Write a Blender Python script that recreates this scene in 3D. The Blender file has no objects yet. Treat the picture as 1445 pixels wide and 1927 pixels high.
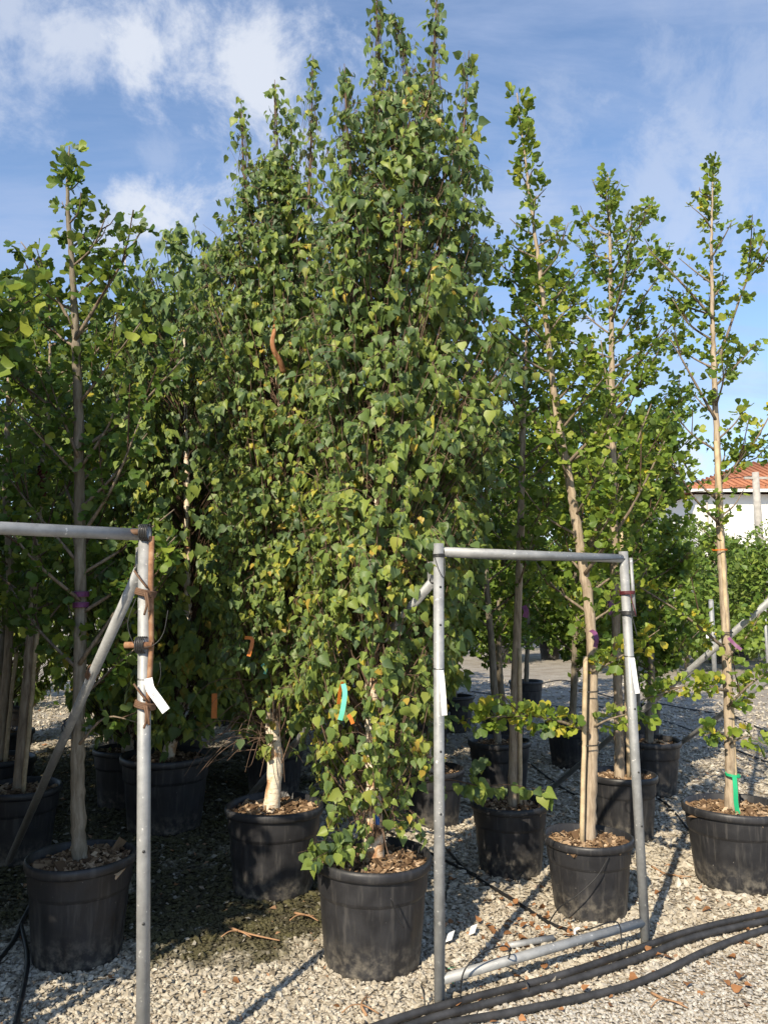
import bpy, math, random
import numpy as np

# ------------------------------------------------------------------ camera, sky, sun, exposure
sc = bpy.context.scene
C = sc.collection
F_PX, CAM_H, HORIZON = 1450.0, 1.6, 1140.0
PITCH = math.atan((HORIZON - 963.5) / F_PX)
cam = bpy.data.objects.new('camera', bpy.data.cameras.new('camera'))
C.objects.link(cam)
cam.location = (0, 0, CAM_H)
cam.rotation_euler = (math.pi / 2 + PITCH, 0, 0)
cam.data.sensor_fit = 'VERTICAL'
cam.data.sensor_height = 24.0
cam.data.lens = F_PX / 1927.0 * 24.0
cam.data.clip_end = 6000
cam.data.clip_start = 0.05
sc.camera = cam
cP, sP = math.cos(PITCH), math.sin(PITCH)


def ray(px, py):
    u = (px - 722.5) / F_PX
    v = (963.5 - py) / F_PX
    return np.array((u, cP - v * sP, sP + v * cP))


def gnd(px, py, z=0.0):
    d = ray(px, py)
    return np.array((0, 0, CAM_H)) + d * ((z - CAM_H) / d[2])


def at(px, py, Y):
    d = ray(px, py)
    return np.array((0, 0, CAM_H)) + d * (Y / d[1])


SUN_EL = math.radians(35.5)
SUN_AZ = math.atan2(-0.45, -0.89)            # towards the sun, from +Y clockwise
sunv = np.array((math.sin(SUN_AZ) * math.cos(SUN_EL), math.cos(SUN_AZ) * math.cos(SUN_EL), math.sin(SUN_EL)))
sl = bpy.data.lights.new('sun', 'SUN')
sl.energy = 4.9
sl.angle = math.radians(0.53)
sl.color = (1.0, 0.88, 0.69)
so = bpy.data.objects.new('sun', sl)
C.objects.link(so)
from mathutils import Vector, Matrix, Quaternion
so.rotation_euler = Vector(sunv).to_track_quat('Z', 'Y').to_euler()
so.location = (-3, -6, 9)

sc.view_settings.view_transform = 'Standard'
sc.view_settings.look = 'None'
sc.view_settings.gamma = 1
sc.view_settings.use_curve_mapping = False
sc.view_settings.exposure = 0.58
sc.cycles.max_bounces = 5
sc.cycles.diffuse_bounces = 2
sc.cycles.transmission_bounces = 4
sc.cycles.glossy_bounces = 2
sc.cycles.use_denoising = True
sc.cycles.sample_clamp_indirect = 6


class NT:
    """small node-tree helper"""
    def __init__(s, nt):
        s.nt = nt

    def n(s, t, **kw):
        nd = s.nt.nodes.new(t)
        for k, v in kw.items():
            setattr(nd, k, v)
        return nd

    def put(s, sock, v):
        if isinstance(v, bpy.types.NodeSocket):
            s.nt.links.new(v, sock)
        elif v is not None:
            if isinstance(v, (tuple, list)) and len(v) == 3 and sock.type == 'RGBA':
                v = (*v, 1)
            sock.default_value = v

    def math(s, op, a, b=None, c=None, clamp=False):
        nd = s.n('ShaderNodeMath', operation=op, use_clamp=clamp)
        s.put(nd.inputs[0], a)
        s.put(nd.inputs[1], b)
        s.put(nd.inputs[2], c)
        return nd.outputs[0]

    def vmath(s, op, a, b=None, out=0):
        nd = s.n('ShaderNodeVectorMath', operation=op)
        s.put(nd.inputs[0], a)
        if b is not None:
            s.put(nd.inputs[1], b)
        return nd.outputs[out]

    def smooth(s, x, a, b, lo=0.0, hi=1.0):
        nd = s.n('ShaderNodeMapRange', interpolation_type='SMOOTHSTEP')
        for i, v in enumerate((x, a, b, lo, hi)):
            s.put(nd.inputs[i], v)
        return nd.outputs[0]

    def noise(s, vec, scale, detail=4, rough=0.55, dist=0.0, col=False):
        nd = s.n('ShaderNodeTexNoise')
        if vec is not None:
            s.put(nd.inputs['Vector'], vec)
        nd.inputs['Scale'].default_value = scale
        nd.inputs['Detail'].default_value = detail
        nd.inputs['Roughness'].default_value = rough
        nd.inputs['Distortion'].default_value = dist
        return nd.outputs[1 if col else 0]

    def ramp(s, fac, stops, interp='LINEAR'):
        nd = s.n('ShaderNodeValToRGB')
        cr = nd.color_ramp
        cr.interpolation = interp
        while len(cr.elements) < len(stops):
            cr.elements.new(0.5)
        for e, (p, c) in zip(cr.elements, stops):
            e.position = p
            e.color = (*c, 1)
        s.put(nd.inputs[0], fac)
        return nd.outputs[0]

    def mix(s, fac, a, b, blend='MIX'):
        nd = s.n('ShaderNodeMix', data_type='RGBA', blend_type=blend)
        s.put(nd.inputs[0], fac)
        s.put(nd.inputs[6], a)
        s.put(nd.inputs[7], b)
        return nd.outputs[2]

    def bump(s, h, strength=0.4, dist=0.01):
        nd = s.n('ShaderNodeBump')
        s.put(nd.inputs['Strength'], strength)
        nd.inputs['Distance'].default_value = dist
        s.put(nd.inputs['Height'], h)
        return nd.outputs[0]


# world -------------------------------------------------------------
w = bpy.data.worlds.new('World')
sc.world = w
w.use_nodes = True
w.node_tree.nodes.clear()
N = NT(w.node_tree)
sky = N.n('ShaderNodeTexSky', sky_type='NISHITA')
sky.sun_disc = False
sky.sun_elevation = SUN_EL
sky.sun_rotation = SUN_AZ
sky.air_density = 1.0
sky.dust_density = 0.3
sky.ozone_density = 2.6
bg_sky = N.n('ShaderNodeBackground')
N.put(bg_sky.inputs[0], sky.outputs[0])
bg_sky.inputs[1].default_value = 0.15
dirv = N.n('ShaderNodeTexCoord').outputs['Generated']
sep = N.n('ShaderNodeSeparateXYZ')
N.put(sep.inputs[0], dirv)
zc = N.math('MAXIMUM', sep.outputs[2], 0.0)
den = N.math('ADD', zc, 0.22)
comb = N.n('ShaderNodeCombineXYZ')
N.put(comb.inputs[0], N.math('DIVIDE', sep.outputs[0], den))
N.put(comb.inputs[1], N.math('DIVIDE', sep.outputs[1], den))
rotm = N.n('ShaderNodeMapping')
N.put(rotm.inputs[0], comb.outputs[0])
rotm.inputs['Rotation'].default_value = (0, 0, math.radians(-38))
rotm.inputs['Scale'].default_value = (0.65, 2.9, 1)
rotm.inputs['Location'].default_value = (0.35, 0.2, 0)
veil = N.smooth(N.noise(rotm.outputs[0], 1.35, 12, 0.64, 0.5), 0.36, 0.66)
soft = N.noise(dirv, 5.0, 2, 0.5)
fine = N.noise(dirv, 10.0, 12, 0.66, 0.25)
puff = None
for (px, py, rad, k) in ((20, 50, 6.4, .62), (150, 75, 5.0, .72), (270, 95, 4.4, .85), (330, 85, 3.2, .8), (505, 180, 5.6, .85), (530, 300, 4.0, .55),
                         (280, 420, 3.4, .85), (210, 440, 2.6, .7), (300, 285, 2.4, .35), (1090, 625, 2.6, .5), (1400, 690, 2.4, .4),
                         (1370, 370, 6.0, .5), (1210, 340, 5.0, .5), (1000, 330, 5, .4), (1420, 150, 6, .4), (1010, 960, 5.0, .9), (1260, 930, 4.0, .85), (1380, 800, 2.6, .55)):
    d = ray(px, py)
    d /= np.linalg.norm(d)
    dist = N.vmath('DISTANCE', dirv, tuple(d), out=1)
    dd = N.math('ADD', N.math('DIVIDE', dist, math.radians(rad)), N.math('MULTIPLY', N.math('SUBTRACT', fine, 0.5), 4.2))
    m = N.math('MULTIPLY', N.smooth(dd, 1.35, 0.0), k)
    puff = m if puff is None else N.math('MAXIMUM', puff, m)
hz = N.smooth(zc, 0.24, 0.0, 0.0, 0.42)
mask = N.math('MAXIMUM', N.math('MAXIMUM', puff, N.math('MULTIPLY', veil, 0.54)), hz, clamp=True)
bg_cl = N.n('ShaderNodeBackground')
N.put(bg_cl.inputs[0], N.ramp(puff, [(0, (0.46, 0.56, 0.80)), (0.8, (0.78, 0.82, 0.90))]))
bg_cl.inputs[1].default_value = 0.72
ms = N.n('ShaderNodeMixShader')
N.put(ms.inputs[0], mask)
N.put(ms.inputs[1], bg_sky.outputs[0])
N.put(ms.inputs[2], bg_cl.outputs[0])
wo = N.n('ShaderNodeOutputWorld')
N.put(wo.inputs[0], ms.outputs[0])

# ------------------------------------------------------------------ helpers
rng = np.random.default_rng(7)
random.seed(7)
ORG = {}
UP = np.array((0, 0, 1.0))


def nrm(v):
    v = np.asarray(v, float)
    return v / (np.linalg.norm(v, axis=-1, keepdims=True) + 1e-9)


def mesh_np(name, V, Fc, smooth=True, tint=None):
    """V (n,3); Fc list of int arrays of shape (k,3) or (k,4)"""
    me = bpy.data.meshes.new(name)
    V = np.asarray(V, np.float32)
    if not isinstance(Fc, list):
        Fc = [Fc]
    Fc = [np.asarray(f, np.int32) for f in Fc if len(f)]
    me.vertices.add(len(V))
    me.vertices.foreach_set('co', V.ravel())
    loops = np.concatenate([f.ravel() for f in Fc])
    sizes = np.concatenate([np.full(len(f), f.shape[1], np.int32) for f in Fc])
    starts = np.concatenate([[0], np.cumsum(sizes)[:-1]]).astype(np.int32)
    me.loops.add(len(loops))
    me.loops.foreach_set('vertex_index', loops)
    me.polygons.add(len(sizes))
    me.polygons.foreach_set('loop_start', starts)
    me.polygons.foreach_set('loop_total', sizes)
    me.polygons.foreach_set('use_smooth', np.full(len(sizes), smooth))
    if tint is not None:
        a = me.attributes.new('tint', 'FLOAT', 'POINT')
        a.data.foreach_set('value', np.asarray(tint, np.float32))
    me.update(calc_edges=True)
    return me


def tag(o, label=None, cat=None, group=None, kind=None):
    for k, v in (('label', label), ('category', cat), ('group', group), ('kind', kind)):
        if v:
            o[k] = v
    return o


def empty(name, loc, label, cat, group=None):
    o = bpy.data.objects.new(name, None)
    o.empty_display_size = 0.1
    C.objects.link(o)
    o.location = tuple(loc)
    ORG[o.name] = np.array(loc, float)
    return tag(o, label, cat, group)


def link(name, me, mat, parent=None, org=None):
    o = bpy.data.objects.new(name, me)
    C.objects.link(o)
    if mat is not None and not me.materials:
        me.materials.append(mat)
    if parent is not None:
        o.parent = parent
        ORG[o.name] = ORG[parent.name]
    else:
        ORG[o.name] = np.zeros(3) if org is None else np.array(org, float)
        o.location = tuple(ORG[o.name])
    return o


class MB:
    """collects geometry in world coordinates; build() makes ONE mesh object"""
    def __init__(s):
        s.V, s.T, s.Q, s.n = [], [], [], 0

    def add(s, V, T=None, Q=None):
        V = np.asarray(V, float)
        if T is not None and len(T):
            s.T.append(np.asarray(T) + s.n)
        if Q is not None and len(Q):
            s.Q.append(np.asarray(Q) + s.n)
        s.V.append(V)
        s.n += len(V)
        return s

    def tube(s, P, R, seg=10, cap=True):
        P = np.asarray(P, float)
        n = len(P)
        R = np.broadcast_to(np.asarray(R, float), (n,))
        T = np.gradient(P, axis=0) if n > 2 else np.repeat((P[1:] - P[:1]), n, 0)
        T = nrm(T)
        ref = np.array((0, 0, 1.0)) if abs(T[0][2]) < 0.9 else np.array((1.0, 0, 0))
        A = np.empty_like(P)
        a = nrm(np.cross(T[0], ref))
        for i in range(n):
            a = nrm(a - T[i] * np.dot(a, T[i]))
            A[i] = a
        B = np.cross(T, A)
        th = np.linspace(0, 2 * math.pi, seg, endpoint=False)
        V = (P[:, None] + R[:, None, None] * (np.cos(th)[None, :, None] * A[:, None] + np.sin(th)[None, :, None] * B[:, None])).reshape(-1, 3)
        i = np.arange(n - 1)[:, None] * seg
        j = np.arange(seg)[None]
        k = (j + 1) % seg
        Q = np.stack([i + j, i + k, i + seg + k, i + seg + j], -1).reshape(-1, 4)
        Tt = []
        if cap:
            V = np.vstack([V, P[0], P[-1]])
            c0, c1 = n * seg, n * seg + 1
            e = (n - 1) * seg
            for q in range(seg):
                Tt.append((c0, (q + 1) % seg, q))
                Tt.append((c1, e + q, e + (q + 1) % seg))
        return s.add(V, Tt, Q)

    def pipe(s, a, b, r, wall=0.004, seg=20):
        """hollow pipe end to end"""
        a, b = np.asarray(a, float), np.asarray(b, float)
        d = nrm(b - a)
        P = [a + d * 0.03, a, a, b, b, b - d * 0.03]
        R = [r - wall, r - wall, r, r, r - wall, r - wall]
        T = d
        ref = UP if abs(d[2]) < 0.9 else np.array((1.0, 0, 0))
        A = nrm(np.cross(T, ref))
        B = np.cross(T, A)
        th = np.linspace(0, 2 * math.pi, seg, endpoint=False)
        ring = np.cos(th)[:, None] * A + np.sin(th)[:, None] * B
        V = np.vstack([p + rr * ring for p, rr in zip(P, R)])
        Q = []
        for i in range(5):
            for j in range(seg):
                k = (j + 1) % seg
                Q.append((i * seg + j, i * seg + k, (i + 1) * seg + k, (i + 1) * seg + j))
        return s.add(V, None, Q)

    def box(s, c, ax, ay, az):
        """centre and three half-axis vectors"""
        c, ax, ay, az = (np.asarray(q, float) for q in (c, ax, ay, az))
        V = [c + i * ax + j * ay + k * az for k in (-1, 1) for j in (-1, 1) for i in (-1, 1)]
        Q = [(0, 2, 3, 1), (4, 5, 7, 6), (0, 1, 5, 4), (2, 6, 7, 3), (0, 4, 6, 2), (1, 3, 7, 5)]
        return s.add(V, None, Q)

    def lathe(s, prof, seg, c=(0, 0, 0), radmod=None, close=False):
        prof = np.asarray(prof, float)
        th = np.linspace(0, 2 * math.pi, seg, endpoint=False)
        V = np.empty((len(prof), seg, 3))
        for i, (r, z) in enumerate(prof):
            rr = r if radmod is None else r * radmod(i, th)
            V[i, :, 0] = c[0] + rr * np.cos(th)
            V[i, :, 1] = c[1] + rr * np.sin(th)
            V[i, :, 2] = c[2] + z
        i = np.arange(len(prof) - 1)[:, None] * seg
        j = np.arange(seg)[None]
        k = (j + 1) % seg
        Q = np.stack([i + j, i + k, i + seg + k, i + seg + j], -1).reshape(-1, 4)
        return s.add(V.reshape(-1, 3), None, Q)

    def build(s, name, mat, parent=None, org=None, smooth=True, kind=None):
        o0 = ORG[parent.name] if parent is not None else (np.zeros(3) if org is None else np.array(org, float))
        V = np.vstack(s.V) - o0
        Fc = []
        if s.Q:
            Fc.append(np.vstack(s.Q))
        if s.T:
            Fc.append(np.vstack(s.T))
        o = link(name, mesh_np(name, V, Fc, smooth), mat, parent, org)
        if kind:
            o['kind'] = kind
        return o


def spline(P, per=8):
    """Catmull-Rom through the points"""
    P = np.asarray(P, float)
    Q = np.vstack([2 * P[0] - P[1], P, 2 * P[-1] - P[-2]])
    out = []
    for i in range(1, len(Q) - 2):
        for t in np.linspace(0, 1, per, endpoint=False):
            a, b, c, d = Q[i - 1], Q[i], Q[i + 1], Q[i + 2]
            out.append(.5 * (2 * b + (c - a) * t + (2 * a - 5 * b + 4 * c - d) * t * t + (3 * b - a - 3 * c + d) * t ** 3))
    out.append(P[-1])
    return np.array(out)


# ------------------------------------------------------------------ materials
def mat(name):
    m = bpy.data.materials.new(name)
    m.use_nodes = True
    m.node_tree.nodes.clear()
    n = NT(m.node_tree)
    out = n.n('ShaderNodeOutputMaterial')
    return m, n, out


def pbsdf(n, out, col, rough=0.6, spec=0.4, metal=0.0, normal=None):
    b = n.n('ShaderNodeBsdfPrincipled')
    n.put(b.inputs['Base Color'], col)
    n.put(b.inputs['Roughness'], rough)
    n.put(b.inputs['Specular IOR Level'], spec)
    n.put(b.inputs['Metallic'], metal)
    if normal is not None:
        n.put(b.inputs['Normal'], normal)
    if out is not None:
        n.put(out.inputs[0], b.outputs[0])
    return b


def wpos(n):
    return n.n('ShaderNodeNewGeometry').outputs['Position']


def leaf_mat(name, stops, piece, trans=0.38, rough=0.42):
    m, n, out = mat(name)
    if piece:
        t = n.n('ShaderNodeObjectInfo').outputs['Random']
        t = n.math('POWER', t, 1.5)
    else:
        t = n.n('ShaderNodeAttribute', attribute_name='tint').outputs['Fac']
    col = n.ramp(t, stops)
    g = n.n('ShaderNodeNewGeometry')
    mott = n.noise(g.outputs['Position'], 55, 3)
    col = n.mix(n.smooth(mott, 0.35, 0.75, 0.0, 0.30), col, n.mix(0.5, col, (0.20, 0.21, 0.05)))
    col = n.mix(n.math('MULTIPLY', g.outputs['Backfacing'], 0.4), col, (0.16, 0.20, 0.10))
    b = pbsdf(n, None, col, rough, 0.28, normal=n.bump(n.noise(g.outputs['Position'], 140, 2), 0.25, 0.003))
    tr = n.n('ShaderNodeBsdfTranslucent')
    n.put(tr.inputs[0], n.mix(0.45, col, (0.30, 0.36, 0.02)))
    mx = n.n('ShaderNodeMixShader')
    mx.inputs[0].default_value = trans
    n.put(mx.inputs[1], b.outputs[0])
    n.put(mx.inputs[2], tr.outputs[0])
    n.put(out.inputs[0], mx.outputs[0])
    return m


BIRCH = [(0.0, (0.078, 0.130, 0.062)), (0.35, (0.140, 0.215, 0.062)), (0.7, (0.245, 0.315, 0.065)), (0.90, (0.36, 0.37, 0.065)), (0.98, (0.52, 0.44, 0.06)), (1.0, (0.45, 0.32, 0.06))]
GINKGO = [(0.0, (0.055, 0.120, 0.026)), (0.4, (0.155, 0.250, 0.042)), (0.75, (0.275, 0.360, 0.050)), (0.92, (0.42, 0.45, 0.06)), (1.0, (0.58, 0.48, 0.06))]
FAR = [(0.0, (0.075, 0.145, 0.03)), (0.5, (0.17, 0.265, 0.05)), (1.0, (0.30, 0.37, 0.07))]
M = {}
M['birch_leaf'] = leaf_mat('birch_leaf', BIRCH, False)
M['birch_leaf_piece'] = leaf_mat('birch_leaf_piece', BIRCH[:3] + [(1.0, (0.28, 0.31, 0.07))], True)
M['ginkgo_leaf'] = leaf_mat('ginkgo_leaf', GINKGO, False, 0.46)
M['ginkgo_leaf_piece'] = leaf_mat('ginkgo_leaf_piece', GINKGO[:3] + [(1.0, (0.36, 0.40, 0.07))], True, 0.46)
M['far_leaf'] = leaf_mat('far_leaf', FAR, False)


def m_birch_bark():
    m, n, out = mat('birch_bark')
    p = wpos(n)
    mp = n.n('ShaderNodeMapping')
    n.put(mp.inputs[0], p)
    mp.inputs['Scale'].default_value = (6, 6, 38)
    lent = n.noise(mp.outputs[0], 1.6, 5, 0.6)
    big = n.noise(p, 9, 4, 0.6, 0.4)
    col = n.ramp(big, [(0.30, (0.60, 0.50, 0.38)), (0.5, (0.72, 0.63, 0.50)), (0.62, (0.50, 0.30, 0.16)), (0.72, (0.26, 0.12, 0.06))])
    col = n.mix(n.smooth(lent, 0.60, 0.68), col, (0.12, 0.075, 0.05))
    pbsdf(n, out, col, 0.7, 0.3, normal=n.bump(n.math('ADD', lent, big), 0.7, 0.008))
    return m


def m_bark(name, c0, c1, c2, moss=0.0):
    m, n, out = mat(name)
    p = wpos(n)
    mp = n.n('ShaderNodeMapping')
    n.put(mp.inputs[0], p)
    mp.inputs['Scale'].default_value = (60, 60, 9)
    g = n.noise(mp.outputs[0], 1.0, 6, 0.62, 0.5)
    b = n.noise(p, 7, 3)
    col = n.ramp(g, [(0.28, c0), (0.5, c1), (0.72, c2)])
    col = n.mix(n.smooth(b, 0.5, 0.75, 0, 0.5), col, c0)
    pbsdf(n, out, col, 0.85, 0.2, normal=n.bump(g, 0.6, 0.006))
    return m


def m_plain(name, col, rough=0.6, spec=0.4, metal=0.0, var=0.25, scale=30, bump=0.15):
    m, n, out = mat(name)
    p = wpos(n)
    g = n.noise(p, scale, 5, 0.6)
    dark = tuple(c * (1 - var) for c in col)
    lite = tuple(min(1, c * (1 + var)) for c in col)
    pbsdf(n, out, n.ramp(g, [(0.3, dark), (0.7, lite)]), rough, spec, metal, n.bump(g, bump, 0.003))
    return m


def m_galv():
    m, n, out = mat('galvanised_steel')
    p = wpos(n)
    v = n.n('ShaderNodeTexVoronoi')
    n.put(v.inputs['Vector'], p)
    v.inputs['Scale'].default_value = 75
    a = n.noise(p, 14, 6, 0.65)
    s_ = n.noise(p, 60, 3, 0.5)
    col = n.ramp(a, [(0.3, (0.23, 0.235, 0.235)), (0.55, (0.32, 0.325, 0.325)), (0.75, (0.39, 0.395, 0.39))])
    sc_ = n.n('ShaderNodeSeparateColor')
    n.put(sc_.inputs[0], v.outputs['Color'])
    col = n.mix(n.math('MULTIPLY', sc_.outputs[0], 0.22), col, (0.42, 0.43, 0.43))
    col = n.mix(n.smooth(s_, 0.66, 0.72, 0, 0.85), col, (0.70, 0.69, 0.66))
    col = n.mix(n.smooth(n.noise(p, 22, 5, 0.7), 0.66, 0.80, 0, 0.7), col, (0.20, 0.15, 0.10))
    pbsdf(n, out, col, n.smooth(a, 0.3, 0.7, 0.5, 0.68), 0.45, 0.35, n.bump(n.math('ADD', a, s_), 0.25, 0.002))
    return m


def m_pot():
    m, n, out = mat('black_plastic')
    p = wpos(n)
    a = n.noise(p, 9, 5, 0.62)
    mp = n.n('ShaderNodeMapping')
    n.put(mp.inputs[0], p)
    mp.inputs['Scale'].default_value = (40, 40, 3)
    st = n.noise(mp.outputs[0], 1.0, 4, 0.6)
    sep_ = n.n('ShaderNodeSeparateXYZ')
    n.put(sep_.inputs[0], p)
    low = n.smooth(sep_.outputs[2], 0.20, 0.0, 0.0, 0.55)
    col = n.ramp(a, [(0.3, (0.013, 0.013, 0.015)), (0.7, (0.025, 0.025, 0.028))])
    col = n.mix(n.math('MULTIPLY', n.smooth(st, 0.50, 0.72), 0.45), col, (0.085, 0.080, 0.075))
    col = n.mix(n.math('MULTIPLY', low, n.smooth(n.noise(p, 22, 5, 0.65), 0.4, 0.7)), col, (0.28, 0.25, 0.20))
    spots = n.noise(p, 70, 2, 0.5)
    col = n.mix(n.smooth(spots, 0.76, 0.79, 0, 0.7), col, (0.35, 0.33, 0.30))
    pbsdf(n, out, col, n.smooth(a, 0.3, 0.7, 0.42, 0.58), 0.5, 0.0, n.bump(n.math('ADD', a, n.noise(p, 120, 3)), 0.12, 0.003))
    return m


def moss_shade_mask(n, p):
    """damp mossy patch between the birch pots, plus shade painted over the left rows"""
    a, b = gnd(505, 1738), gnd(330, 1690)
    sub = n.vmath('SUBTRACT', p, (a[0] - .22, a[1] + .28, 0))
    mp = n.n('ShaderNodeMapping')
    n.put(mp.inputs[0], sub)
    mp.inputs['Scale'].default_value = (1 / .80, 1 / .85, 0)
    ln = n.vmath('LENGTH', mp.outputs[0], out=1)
    sub2 = n.vmath('SUBTRACT', p, (-2.7, 6.5, 0))  # wide ellipse under the left rows: their deep shade painted into the ground colour
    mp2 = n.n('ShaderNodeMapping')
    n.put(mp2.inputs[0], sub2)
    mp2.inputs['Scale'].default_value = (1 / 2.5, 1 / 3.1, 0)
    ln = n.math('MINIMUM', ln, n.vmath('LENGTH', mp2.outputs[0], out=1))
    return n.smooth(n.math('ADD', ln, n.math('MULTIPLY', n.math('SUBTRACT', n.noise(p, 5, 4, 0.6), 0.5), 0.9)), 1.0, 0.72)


def grey_mask(n, p):
    """finer grey gravel of the drive in front of the hoses"""
    a, b = gnd(800, 1935), gnd(1445, 1775)
    d = nrm(b - a)
    nv = (d[1], -d[0], 0)
    k = n.vmath('DOT_PRODUCT', n.vmath('SUBTRACT', p, tuple(a)), nv, out=1)
    return n.smooth(n.math('ADD', k, n.math('MULTIPLY', n.math('SUBTRACT', n.noise(p, 4, 3), 0.5), 0.3)), -0.06, 0.10)


def m_ground():
    m, n, out = mat('gravel_ground')
    p = wpos(n)
    v = n.n('ShaderNodeTexVoronoi')
    n.put(v.inputs['Vector'], p)
    v.inputs['Scale'].default_value = 48
    sc_ = n.n('ShaderNodeSeparateColor')
    n.put(sc_.inputs[0], v.outputs['Color'])
    col = n.ramp(sc_.outputs[0], [(0, (0.20, 0.165, 0.12)), (0.5, (0.36, 0.315, 0.245)), (1, (0.52, 0.47, 0.39))])
    big = n.noise(p, 0.9, 5, 0.6)
    col = n.mix(n.smooth(big, 0.42, 0.65, 0, 0.5), col, (0.24, 0.19, 0.135))
    sy = n.n('ShaderNodeSeparateXYZ')
    n.put(sy.inputs[0], p)
    far = n.smooth(sy.outputs[1], 7.0, 10.0)
    col = n.mix(n.math('MULTIPLY', far, 0.6), col, n.ramp(n.noise(p, 2.2, 6, 0.6), [(0.3, (0.20, 0.175, 0.15)), (0.5, (0.33, 0.30, 0.265)), (0.7, (0.46, 0.43, 0.39))]))
    col = n.mix(n.math('MULTIPLY', moss_shade_mask(n, p), 0.9), col, (0.026, 0.024, 0.008))
    h = n.math('SUBTRACT', 1.0, v.outputs['Distance'])
    pbsdf(n, out, col, 0.9, 0.2, normal=n.bump(h, 0.9, 0.02))
    return m


def m_stone():
    m, n, out = mat('gravel_stone')
    p = wpos(n)
    t = n.n('ShaderNodeAttribute', attribute_name='tint').outputs['Fac']
    col = n.ramp(t, [(0.0, (0.15, 0.12, 0.085)), (0.18, (0.29, 0.25, 0.19)), (0.5, (0.43, 0.385, 0.305)), (0.8, (0.52, 0.475, 0.39)), (0.95, (0.60, 0.565, 0.49)), (1.0, (0.40, 0.22, 0.12))])
    col = n.mix(n.math('MULTIPLY', grey_mask(n, p), 0.65), col, n.ramp(t, [(0, (0.26, 0.25, 0.235)), (0.5, (0.42, 0.41, 0.385)), (1, (0.56, 0.545, 0.51))]))
    col = n.mix(n.smooth(n.noise(p, 1.3, 4), 0.5, 0.72, 0, 0.35), col, (0.30, 0.24, 0.17))
    col = n.mix(n.math('MULTIPLY', moss_shade_mask(n, p), n.smooth(t, 1.0, 0.80, 0.30, 0.97)), col, n.ramp(n.noise(p, 7, 4, 0.6), [(0.35, (0.026, 0.024, 0.008)), (0.65, (0.052, 0.050, 0.009))]))
    g = n.noise(p, 160, 3)
    pbsdf(n, out, n.mix(n.smooth(g, 0.3, 0.7, 0.0, 0.25), col, (0.22, 0.19, 0.15)), 0.85, 0.25, normal=n.bump(g, 0.3, 0.002))
    return m


def m_mulch():
    m, n, out = mat('bark_mulch')
    t = n.n('ShaderNodeAttribute', attribute_name='tint').outputs['Fac']
    col = n.ramp(t, [(0.0, (0.05, 0.03, 0.018)), (0.35, (0.13, 0.08, 0.045)), (0.7, (0.27, 0.18, 0.105)), (1.0, (0.50, 0.38, 0.26))])
    pbsdf(n, out, col, 0.9, 0.15)
    return m


def m_rust():
    m, n, out = mat('rusty_steel')
    p = wpos(n)
    a = n.noise(p, 30, 6, 0.65)
    col = n.ramp(a, [(0.3, (0.13, 0.06, 0.03)), (0.5, (0.27, 0.14, 0.075)), (0.68, (0.36, 0.23, 0.14)), (0.78, (0.45, 0.42, 0.38))])
    pbsdf(n, out, col, 0.8, 0.25, 0.0, n.bump(a, 0.4, 0.002))
    return m


def m_tile():
    m, n, out = mat('terracotta_tiles')
    p = wpos(n)
    wv = n.n('ShaderNodeTexWave')
    n.put(wv.inputs['Vector'], n.n('ShaderNodeTexCoord').outputs['Object'])
    wv.inputs['Scale'].default_value = 1.2
    wv.inputs['Distortion'].default_value = 0.5
    a = n.noise(p, 1.4, 5, 0.6)
    col = n.ramp(a, [(0.3, (0.32, 0.125, 0.065)), (0.7, (0.42, 0.19, 0.11))])
    pbsdf(n, out, col, 0.85, 0.2, 0, n.bump(wv.outputs[1], 0.6, 0.05))
    return m


M['birch_bark'] = m_birch_bark()
M['ginkgo_bark'] = m_bark('ginkgo_bark', (0.16, 0.12, 0.085), (0.34, 0.27, 0.195), (0.47, 0.39, 0.29))
M['limb_bark'] = m_bark('limb_bark', (0.09, 0.07, 0.05), (0.19, 0.15, 0.11), (0.30, 0.24, 0.175))
M['old_bark'] = m_bark('old_bark', (0.10, 0.08, 0.055), (0.205, 0.175, 0.13), (0.30, 0.265, 0.21))
M['twig'] = m_plain('twig_bark', (0.075, 0.048, 0.032), 0.8, 0.2)
M['pale_twig'] = m_plain('pale_twig', (0.15, 0.10, 0.07), 0.8, 0.2)
M['red_stem'] = m_bark('red_stem', (0.16, 0.065, 0.03), (0.34, 0.16, 0.075), (0.48, 0.28, 0.16))
M['dead_twig'] = m_plain('dead_twig', (0.34, 0.20, 0.11), 0.85, 0.2)
M['stake'] = m_plain('stake_wood', (0.46, 0.36, 0.23), 0.75, 0.25, 0, 0.3, 18)
M['galv'] = m_galv()
M['pot'] = m_pot()
M['ground'] = m_ground()
M['stone'] = m_stone()
M['mulch'] = m_mulch()
M['soil'] = m_plain('soil', (0.13, 0.085, 0.055), 0.95, 0.1, 0, 0.5, 45, 0.8)
M['rust'] = m_rust()
M['hose'] = m_plain('black_hose', (0.036, 0.036, 0.038), 0.6, 0.4, 0, 0.55, 14, 0.2)
M['drip'] = m_plain('drip_tube', (0.014, 0.014, 0.015), 0.5, 0.4)
M['tie_brown'] = m_plain('brown_tie', (0.13, 0.075, 0.045), 0.7, 0.3)
M['wire'] = m_plain('dark_wire', (0.03, 0.03, 0.03), 0.45, 0.5)
M['tag_white'] = m_plain('white_label_plastic', (0.80, 0.80, 0.79), 0.4, 0.4, 0, 0.05)
M['cyan'] = m_plain('mint_ribbon', (0.14, 0.55, 0.40), 0.4, 0.4, 0, 0.1)
M['green_tape'] = m_plain('green_tape', (0.02, 0.36, 0.16), 0.4, 0.4, 0, 0.1)
M['orange'] = m_plain('orange_ribbon', (0.58, 0.17, 0.02), 0.45, 0.4, 0, 0.15)
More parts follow.
